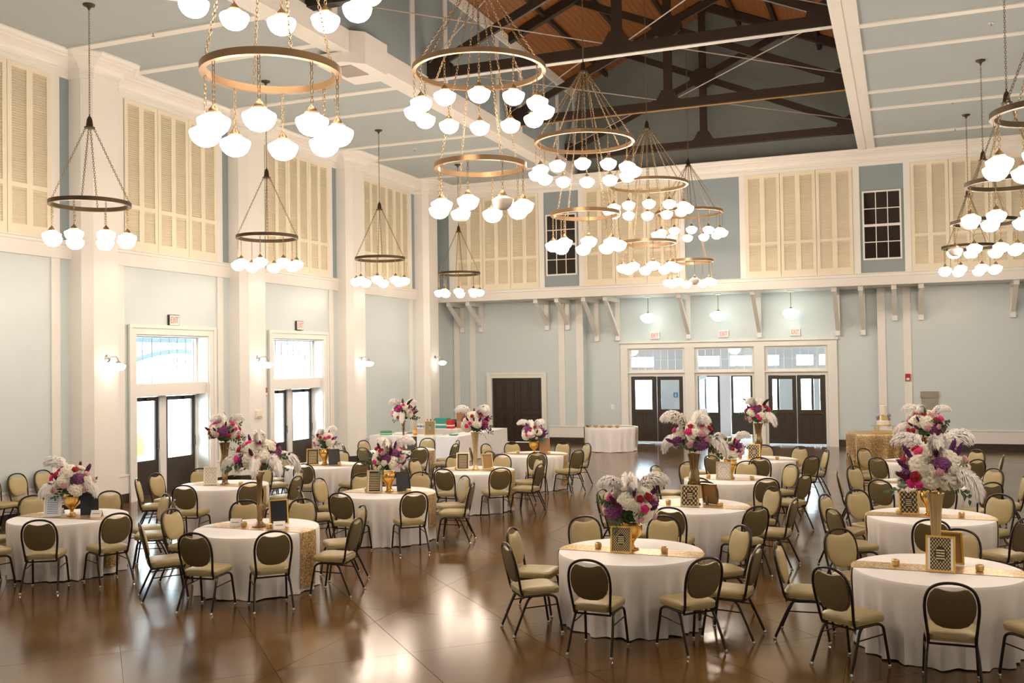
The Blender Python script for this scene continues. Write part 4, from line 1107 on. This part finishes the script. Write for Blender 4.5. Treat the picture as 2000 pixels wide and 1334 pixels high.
VM = {n: (mb.mesh('vase', m, True), h) for n, (mb, m, h) in VASES.items()}
def aim(v):
    return Vector(v).normalized().to_track_quat('Z', 'Y').to_matrix().to_4x4()
def bouquet(loc, vase, label, seed, ups=3, downs=2, dark=1, sc=1.0, green=8):
    rs = random.Random(seed); me, h = VM[vase]
    b = empty('flower_arrangement', loc, rs.uniform(0, 6.28)); tag(b, label, 'flowers')
    link('vase', me, b)
    cz = h+0.19*sc; Cc = Vector((0, 0, cz))
    link('foliage_core', CORE, b, T((0, 0, cz-0.07)) @ Matrix.Scale(sc, 4))
    used = []
    def spot(el0, el1, gap):
        for _ in range(60):
            a = rs.uniform(0, 2*PI); e = rs.uniform(el0, el1); v = Vector((math.cos(a)*math.cos(e), math.sin(a)*math.cos(e), math.sin(e)))
            if all((v-u).length > gap for u in used): break
        used.append(v); return v
    def put(nm, mesh, v, rad, s=1.0, tilt=None):
        p = Cc+Vector((v.x*1.15, v.y*1.15, v.z*0.95))*rad*sc
        return link(nm, mesh, b, T(p) @ aim(tilt or v) @ RZ(rs.uniform(0, 6)) @ Matrix.Scale(s*sc, 4))
    for i in range(7): put('hydrangea', HY_W[i % 2], spot(-0.45, 1.3, 0.72), 0.17, rs.uniform(0.82, 1.12))
    for i in range(3): put('hydrangea', HY_P[i % 2], spot(-0.3, 0.7, 0.6), 0.18, rs.uniform(0.85, 1.1))
    for c, n in (('red', 5), ('pink', 6), ('blush', 6), ('white', 3)):
        for i in range(n): put('rose', RO[c][i % len(RO[c])], spot(-0.45, 1.1, 0.27), 0.255, rs.uniform(0.85, 1.2))
    for i in range(7):
        v = spot(-0.1, 1.2, 0.3); put('stock_spike', SP[i % 2], v, 0.27, rs.uniform(0.7, 1.1), v+Vector((0, 0, 0.5)))
    for i in range(green):
        a = rs.uniform(0, 2*PI); e = rs.uniform(-0.75, 0.35); v = Vector((math.cos(a)*math.cos(e), math.sin(a)*math.cos(e), math.sin(e)))
        put('leaf_sprig', SPR[i % 3], v, 0.12, rs.uniform(0.75, 1.05), v)
    a0 = rs.uniform(0, 6.28)
    for i in range(ups):
        a = a0+2*PI*i/max(1, ups)+rs.uniform(-0.4, 0.4)
        link('ostrich_plume', PL_UP[i % 2], b, T((0.10*sc*math.cos(a), 0.10*sc*math.sin(a), cz+0.12*sc)) @ RZ(a) @ Matrix.Scale(sc*rs.uniform(0.85, 1.1), 4))
    for i in range(downs):
        a = a0+0.8+2*PI*i/max(1, downs)+rs.uniform(-0.4, 0.4)
        link('ostrich_plume', PL_DN[i % 2], b, T((0.14*sc*math.cos(a), 0.14*sc*math.sin(a), cz-0.03)) @ RZ(a) @ Matrix.Scale(sc*rs.uniform(0.85, 1.1), 4))
    for i in range(dark):
        a = a0+2+2.3*i
        link('dark_feather', PL_DK, b, T((0.1*math.cos(a), 0.1*math.sin(a), cz+0.12)) @ RZ(a))
    return b
VOT = MB().lathe([(0.03, 0), (0.038, 0.01), (0.04, 0.055), (0.034, 0.062), (0.03, 0.05)], 16).mesh('cup', 'gold_pale', True)
WAX = MB().lathe([(0.029, 0.02), (0.029, 0.048), (0.003, 0.05)], 12).mesh('wax', 'cream_ice', True)
def frame_sign(loc, rz, w_, h_, fm, cm, label, name='framed_card', border=0.018, mat_edge=None):
    e = empty(name, loc, rz); tag(e, label, 'sign'); R = T((0, 0, 0.004)) @ RX(-0.2)
    obj('frame', grid_frame(MB(), [-w_/2, -w_/2+border, w_/2-border, w_/2], [0, border, h_-border, h_], {(1, 1)}, -0.012, 0.012), fm, e, M=R)
    if mat_edge: 
        obj('mat_board', grid_frame(MB(), [-w_/2+border, -w_/2+border+0.022, w_/2-border-0.022, w_/2-border], [border, border+0.001, h_-border-0.001, h_-border], {(1, 1)}, -0.004, 0.004), mat_edge, e, M=R)
    obj('card', BX(-w_/2+border*0.9, w_/2-border*0.9, -0.002, 0.003, border*0.9, h_-border*0.9), cm, e, M=R)
    obj('easel_back', MB().prism([(0.01, 0.0), (h_*0.62, 0.0), (0.01, 0.1)][::-1], -0.02, 0.02, 'x') if False else BX(-0.02, 0.02, 0.10*h_/0.3, 0.115*h_/0.3, 0.0, h_*0.4), fm, e)
    return e
def votive(x, y, ph, w_='sconce-side'):
    v = empty('votive_candle', (x, y, TH+0.008)); link('cup', VOT, v); link('wax', WAX, v)
    tag(v, 'small gold votive cup, %s one, on the %s' % (w_, ph), 'candle', 'votives on the '+ph)
def tent(x, y, rz, label):
    e = empty('tent_card', (x, y, TH+0.007), rz)
    for s in (-1, 1):
        obj('panel', MB().prism([(s*0.055, 0.0), (s*0.052, 0.0), (0.0, 0.088), (s*0.002, 0.091)], -0.075, 0.075, 'x'), 'paper_white', e)
    obj('printed_lines', BX(-0.05, 0.05, -0.033, -0.0325, 0.04, 0.05), 'grille', e)
    tag(e, label, 'card')
# facing angle: frames look toward the near end of the room (local -Y)
PHR = {k: v[3] for k, v in TBL.items()}
STY = {1: ('compote', 1, 3, 0, 0.98), 2: ('candlestick', 2, 6, 0, 1.0), 3: ('hourglass', 3, 1, 1, 0.95), 4: ('urn', 2, 0, 0, 0.8), 5: ('urn', 3, 0, 0, 1.0), 6: ('trumpet', 3, 1, 2, 0.95), 7: ('compote', 4, 0, 0, 0.92), 8: ('candlestick', 2, 2, 2, 0.98),
       9: ('compote', 4, 0, 0, 1.02), 10: ('hourglass', 3, 2, 1, 1.08), 11: ('urn', 2, 1, 0, 0.85), 12: ('hourglass', 2, 2, 2, 0.95), 13: ('trumpet', 3, 2, 0, 1.1), 14: ('urn', 2, 1, 0, 0.8), 15: ('hourglass', 3, 1, 1, 1.05), 16: ('compote', 3, 0, 0, 0.9)}
NAMEV = {'compote': 'low bouquet in gold compote', 'candlestick': 'tall bouquet on brass candlestick vase', 'hourglass': 'tall bouquet in bronze hourglass vase', 'urn': 'low bouquet in gold urn', 'trumpet': 'tall bouquet in gold trumpet vase'}
SHORT = {1: 'before the chairs along the wall', 2: 'between two white tent cards', 3: 'beside a cream framed card', 4: 'beside a black slanted card', 5: 'behind a cream-edged menu card', 6: 'beside a tan card', 7: 'before the brown paneled door', 8: 'beside the white buffet cloths',
         9: 'behind the bright yellow-gold frame', 10: 'behind the diamond-print frame', 11: 'behind the pale lattice frame', 12: 'closest to the open entrance doors', 13: 'behind the disc-print gold frame', 14: 'behind the fluted trumpet vase', 15: 'third in line toward the cake table', 16: 'closest to the gold cake table'}
for k, (c, _, ra, ph) in TBL.items():
    vz, u_, d_, dk, sc = STY[k]
    bouquet((c[0], c[1]+0.06, TH+0.007), vz, NAMEV[vz]+' '+SHORT[k], 100+k, u_, d_, dk, sc, 11 if k in (5, 9, 2) else 8)
    a = math.radians(ra)
    if k not in (1, 2): votive(c[0]+0.38*math.cos(a), c[1]+0.38*math.sin(a), TP[k], 'cake-side'); votive(c[0]-0.38*math.cos(a), c[1]-0.38*math.sin(a)+0.02, TP[k])
def sg(k, dx, dy, rz, w_, h_, fm, cm, lab, edge=None):
    v = Vector((dx, dy-0.06)); v = v*max(1.0, 0.25/v.length); dx, dy = v.x, v.y+0.06
    frame_sign((TBL[k][0][0]+dx, TBL[k][0][1]+dy, TH+0.008), rz, w_, h_, fm, cm, lab+' on the '+PHR[k] if len((lab+' on the '+PHR[k]).split()) <= 16 else lab, mat_edge=edge)
sg(9, -0.04, -0.10, 0.12, 0.235, 0.285, 'gold_paint', 'card_scale', 'bright yellow-gold framed card with shell print before a low bouquet')
sg(10, -0.02, -0.16, 0.0, 0.26, 0.31, 'gold_pale', 'card_deco', 'dark diamond-print card in gold frame before hourglass vase')
sg(11, -0.06, -0.12, 0.1, 0.26, 0.31, 'gold_pale', 'card_pale', 'pale lattice-print card in gold frame')
sg(12, -0.05, -0.12, 0.0, 0.25, 0.32, 'gold_paint', 'card_deco', 'gold diamond-print framed card closest to the open entrance doors')
sg(13, 0.02, -0.14, -0.12, 0.265, 0.345, 'gold_paint', 'card_scale', 'gold framed card with dark lettered disc before fluted vase', 'paper_white')
sg(13, 0.06, 0.16, 2.9, 0.27, 0.34, 'gold_paint', 'kraft', 'back of a gold frame standing behind the fluted trumpet vase')
sg(14, -0.12, 0.05, 0.15, 0.25, 0.31, 'gold_paint', 'card_deco', 'gold framed card beside the gold urn')
sg(10, 0.12, 0.14, 2.8, 0.25, 0.30, 'mercury_bronze', 'kraft', 'dark back of a frame behind the bronze hourglass vase')
sg(3, -0.1, -0.02, 0.5, 0.24, 0.32, 'cream_ice', 'card_pale', 'cream framed card beside the hourglass vase')
sg(5, -0.1, -0.05, 0.35, 0.26, 0.36, 'gold_pale', 'card_dark', 'dark menu card with cream edges before low bouquet', 'cream_ice')
sg(5, 0.16, 0.12, 0.9, 0.24, 0.32, 'black_card', 'black_card', 'black card leaning behind the cream-edged menu card')
sg(6, -0.12, 0.0, 0.35, 0.25, 0.33, 'gold_pale', 'card_dark', 'dark lettered card in pale gold frame beside trumpet vase')
sg(6, 0.14, 0.1, 0.9, 0.24, 0.31, 'gold_pale', 'kraft', 'tan card beside the slim trumpet vase')
sg(7, 0.2, 0.12, 0.5, 0.25, 0.34, 'kraft', 'kraft', 'brown card leaning beside the gold compote')
sg(8, 0.1, 0.05, 0.5, 0.24, 0.32, 'black_card', 'black_card', 'black card on the table beside the white buffet')
sg(4, -0.12, -0.04, 0.5, 0.26, 0.34, 'gold_paint', 'card_dark', 'gold paper card before the low urn bouquet')
sg(4, 0.14, 0.05, 0.8, 0.24, 0.33, 'black_card', 'black_card', 'black slanted card beside the gold paper card')
sg(2, 0.16, 0.22, 0.8, 0.25, 0.33, 'gold_paint', 'black_card', 'black card with gold edge behind the tent cards')
sg(1, -0.18, -0.12, 0.5, 0.24, 0.33, 'paper_white', 'card_blue', 'white picture stand with blue print beside gold goblet')
sg(1, 0.22, 0.15, 0.8, 0.24, 0.32, 'black_card', 'black_card', 'black card with its back turned behind the gold goblet')
tent(TBL[2][0][0]-0.36, TBL[2][0][1]+0.04, 0.35, 'white folded tent card beside the candlestick base, wall side')
tent(TBL[2][0][0]+0.33, TBL[2][0][1]+0.02, 0.6, 'white folded tent card near the hanging end of runner')
tent(TBL[1][0][0]+0.42, TBL[1][0][1]+0.1, 0.45, 'wide white tent card right of the gold goblet bouquet')
tent(TBL[1][0][0]-0.3, TBL[1][0][1]+0.1, 0.45, 'white tent card behind the white picture stand')
for k, (dx, dy), w_ in ((1, (0.05, -0.02), 'single'), (2, (-0.10, 0.0), 'sconce-side'), (2, (0.10, -0.02), 'cake-side')): votive(TBL[k][0][0]+dx*2, TBL[k][0][1]+dy, TP[k], w_)

# ------------------------------------------------------------------ buffet, dessert and cake tables
def box_cloth(x0, x1, y0, y1, z, label):
    """fitted white cloth over a long table, hem rippled"""
    t = empty('folding_table', ((x0+x1)/2, (y0+y1)/2, 0)); hx, hy = (x1-x0)/2-0.03, (y1-y0)/2-0.03
    obj('tabletop', BX(-hx, hx, -hy, hy, z-0.04, z-0.01), 'paper_white', t)
    for sx in (-1, 1):
        for sy in (-1, 1): obj('leg', MB().tube([(sx*(hx-0.12), sy*(hy-0.06), 0), (sx*(hx-0.12), sy*(hy-0.06), z-0.04)], 0.016, 6), 'nickel', t)
    tag(t, 'long folding table under '+label, 'table')
    per = []; N = 40
    for (ax, ay, bx_, by) in ((x0, y0, x1, y0), (x1, y0, x1, y1), (x1, y1, x0, y1), (x0, y1, x0, y0)):
        L = math.hypot(bx_-ax, by-ay); n = int(L/0.05)
        for i in range(n):
            f = i/n; per.append((ax+(bx_-ax)*f, ay+(by-ay)*f, (by-ay)/L, -(bx_-ax)/L))
    rings = []
    for zz, fl in ((z, 0), (z-0.01, 0.006), (z*0.6, 0.012), (0.012, 0.03)):
        rings.append([(px+nx*(fl+fl*0.7*math.sin(px*21+py*17)), py+ny*(fl+fl*0.7*math.sin(px*21+py*17)), zz) for px, py, nx, ny in per])
    n = len(per); V = [p for r in rings for p in r]; Fc = [tuple(range(n))]
    for j in range(3): Fc += [(j*n+k, (j+1)*n+k, (j+1)*n+(k+1)%n, j*n+(k+1)%n) for k in range(n)]
    mb = MB(); mb.v, mb.f = V, Fc
    o = obj('tablecloth', mb, 'linen'); tag(o, label, 'tablecloth')
box_cloth(-14.75, -12.70, 25.45, 26.2, 0.765, 'white cloth of the buffet table holding bottles and gold sign')
box_cloth(-12.54, -11.85, 25.4, 29.2, 0.765, 'long white cloth of the buffet arm reaching toward the brown door')
box_cloth(-14.8, -13.2, 28.3, 29.05, 0.77, 'white cloth of the side table behind the buffet by the wall')
zt = 0.766
def bottle(x, y, h, r, bm, cm, label, z=zt, group=None, nm='bottle'):
    b = empty(nm, (x, y, z)); obj('body', MB().lathe([(r*0.95, 0), (r, 0.01), (r, h*0.6), (r*0.8, h*0.7), (r*0.36, h*0.82), (r*0.34, h*0.93)], 14), bm, b, True)
    obj('cap', MB().lathe([(r*0.42, h*0.93), (r*0.42, h), (r*0.3, h)], 10), cm, b); obj('wrapper', MB().lathe([(r*1.02, h*0.22), (r*1.02, h*0.5)], 14, caps=False), 'blue_label' if bm == 'paper_white' else 'gold_paint', b, True); tag(b, label, 'bottle', group)
for i in range(7): bottle(-14.66+0.07*i, 28.42+0.05*(i % 2), 0.2, 0.032, 'paper_white', 'blue_label', '%s small water bottle from the sconce wall on the side table' % (CH_ORD+['seventh'])[i], 0.77, 'water bottles on the side table')
bottle(-13.35, 25.7, 0.30, 0.055, 'amber', 'gold_paint', 'amber bottle on the buffet cloth beside the gold sign')
for (x, y, a, b, h, m, lab, nm) in ((-13.92, 28.72, 0.44, 0.3, 0.32, 'teal_box', 'teal carton on the side table behind the tall bouquet', 'drink_carton'), (-13.57, 28.6, 0.2, 0.22, 0.26, 'red_box', 'red drink carton beside the teal carton', 'drink_carton'), (-13.32, 28.85, 0.22, 0.2, 0.5, 'kraft', 'brown paper bag standing on the side table', 'paper_bag'), (-14.35, 25.75, 0.3, 0.2, 0.10, 'green_pack', 'green package lying on the buffet cloth', 'package'), (-13.95, 25.9, 0.3, 0.25, 0.05, 'paper_white', 'white tray lying on the buffet cloth', 'tray')):
    e = empty(nm, (x, y, zt+0.004)); obj('body', MB().prism([(-a/2, -b/2), (a/2, -b/2), (a/2*0.97, b/2), (-a/2, b/2*0.97)], 0, h), m, e); obj('lid_fold', BX(-a/2*0.9, a/2*0.9, -b/2*0.8, b/2*0.8, h, h+0.012), m if nm != 'paper_bag' else 'timber_dark', e)
    obj('printed_band', BX(-a/2-0.002, a/2+0.002, -b/2-0.002, b/2*0.9, h*0.3, h*0.45), 'paper_white' if m in ('teal_box', 'red_box', 'green_pack') else 'grille', e); tag(e, lab, nm.split('_')[-1])
for i, x in enumerate((-14.52, -14.4, -14.27)):
    bottle(x, 28.82, 0.28, 0.045, ('amber', 'dark_base', 'red_box')[i], 'black_card', ('amber', 'dark', 'red')[i]+' glass bottle in the row on the side table', 0.77)
frame_sign((-12.9, 25.75, zt+0.004), 0.35, 0.32, 0.42, 'gold_paint', 'card_scale', 'gold patterned sign standing on the white buffet cloth')
e = empty('teal_plate', (-12.2, 25.9, zt+0.004)); obj('dish', MB().lathe([(0.10, 0), (0.15, 0.03), (0.145, 0.034), (0.05, 0.008)], 20), 'teal_box', e, True); obj('napkin_stack', BX(-0.06, 0.06, -0.06, 0.06, 0.012, 0.04), 'paper_white', e); tag(e, 'teal dish with napkins on the buffet arm', 'dish')
e = empty('trash_bin', (-13.95, 29.85, 0)); tag(e, 'grey trash bin with black bag folded over the rim', 'bin')
obj('body', MB().lathe([(0.42, 0), (0.44, 0.02), (0.50, 0.88), (0.48, 0.9)], 28), 'bin_grey', e, True)
obj('bag_rim', MB().lathe([(0.515, 0.78), (0.56, 0.82), (0.57, 0.92), (0.53, 0.965), (0.45, 0.96), (0.44, 0.88)], 36, mod=lambda a, z: 1+0.018*math.sin(11*a)+0.012*math.sin(23*a)), 'bin_black', e, True)
# dessert table
def round_table_at(c, R, m, lab, tl):
    t = empty('round_table', (*c, 0)); link('tabletop', TOP, t, Matrix.Scale(R, 4, (1, 0, 0)) @ Matrix.Scale(R, 4, (0, 1, 0)))
    for q in range(4): link('leg', TLEG, t, RZ(q*PI/2))
    tag(t, tl, 'table')
    o = link('tablecloth', cloth_mesh(1.9*R, 'tablecloth', m, R, amp=1.7 if m != 'linen' else 1.0)); o.location = (*c, 0); tag(o, lab, 'tablecloth'); return o
DC, CC = (-8.72, 30.35), (-0.62, 29.15)
round_table_at(DC, 1.06, 'linen', 'white cloth on the dessert table near the entrance recess', 'round dessert table near the entrance recess')
o = link('table_runner', runner_mesh(1.9*1.06, -0.1, 0.5, 0.6)); o.location = (*DC, 0); o.rotation_euler = (0, 0, 0.1); o.scale = (1.075, 1.075, 1.001); tag(o, 'silver-gold sequin runner on the dessert table', 'table runner')
for i in range(5):
    e = empty('dessert_bowl', (DC[0]-0.58+0.235*i, DC[1]-0.52-0.06*(1-abs(i-2)/2), TH+0.008)); obj('bowl', MB().lathe([(0.045, 0), (0.05, 0.008), (0.085, 0.04), (0.095, 0.06), (0.088, 0.06), (0.06, 0.03)], 18), 'gold', e, True); obj('sweets', MB().lathe([(0.085, 0.05), (0.06, 0.068), (0.01, 0.074)], 12), 'kraft', e, True)
    tag(e, '%s small gold bowl from the sconce side on the dessert table' % CH_ORD[i], 'bowl', 'gold bowls on the dessert table')
round_table_at(CC, 1.12, 'sequin_gold', 'gold sequin cloth on the cake table', 'round cake table under gold sequins')
ck = empty('wedding_cake', (CC[0]+0.12, CC[1]-0.1, TH+0.205)); tag(ck, 'tiered cream cake with lilac flowers on gold stand', 'cake')
for nm, r, z0, z1, m in (('bottom_tier', 0.18, 0.03, 0.14, 'cream_ice'), ('middle_tier', 0.14, 0.14, 0.30, 'gold_pale'), ('top_tier', 0.09, 0.30, 0.56, 'cream_ice')):
    obj(nm, MB().lathe([(r, z0), (r, z1-0.012), (r-0.012, z1)], 28), m, ck, True)
obj('gold_board', MB().lathe([(0.2, 0), (0.2, 0.03)], 28), 'gold_paint', ck, True)
for i, a in enumerate((2.7, 3.3, -0.3, 0.35, 2.9)):
    link('flower', bloom_mesh('flower', 'lilac', 0.045, 20, 0.3, (1, 1, 1.2), i, ICO3), ck, T((0.155*math.cos(a), 0.155*math.sin(a)-0.03, 0.17+0.055*(i % 3))))
cs_ = empty('cake_stand', (CC[0]+0.12, CC[1]-0.1, TH+0.006)); tag(cs_, 'low gold cake stand with glass shelf', 'stand')
obj('base_plate', BX(-0.3, 0.3, -0.16, 0.16, 0, 0.02), 'gold_paint', cs_); obj('glass_shelf', BX(-0.34, 0.34, -0.18, 0.18, 0.185, 0.197), 'glass', cs_)
for x in (-0.24, -0.14, 0.24):
    obj('leg', MB().tube([(x, -0.12, 0.02), (x, -0.12, 0.185)], 0.014, 6), 'gold_paint', cs_)
for i, x in enumerate((0.5, 0.6)):
    e = empty('toasting_glass', (CC[0]+x, CC[1]-0.2, TH+0.006)); obj('foot_and_stem', MB().lathe([(0.04, 0), (0.04, 0.006), (0.006, 0.02), (0.006, 0.09)], 14), 'nickel', e, True); obj('flute', MB().lathe([(0.008, 0.09), (0.028, 0.13), (0.032, 0.24)], 14, caps=False), 'glass', e, True)
    tag(e, ('slim toasting glass right beside the cake stand', 'slim toasting glass at the far end past the cake')[i], 'glass', 'toasting glasses beside the cake')
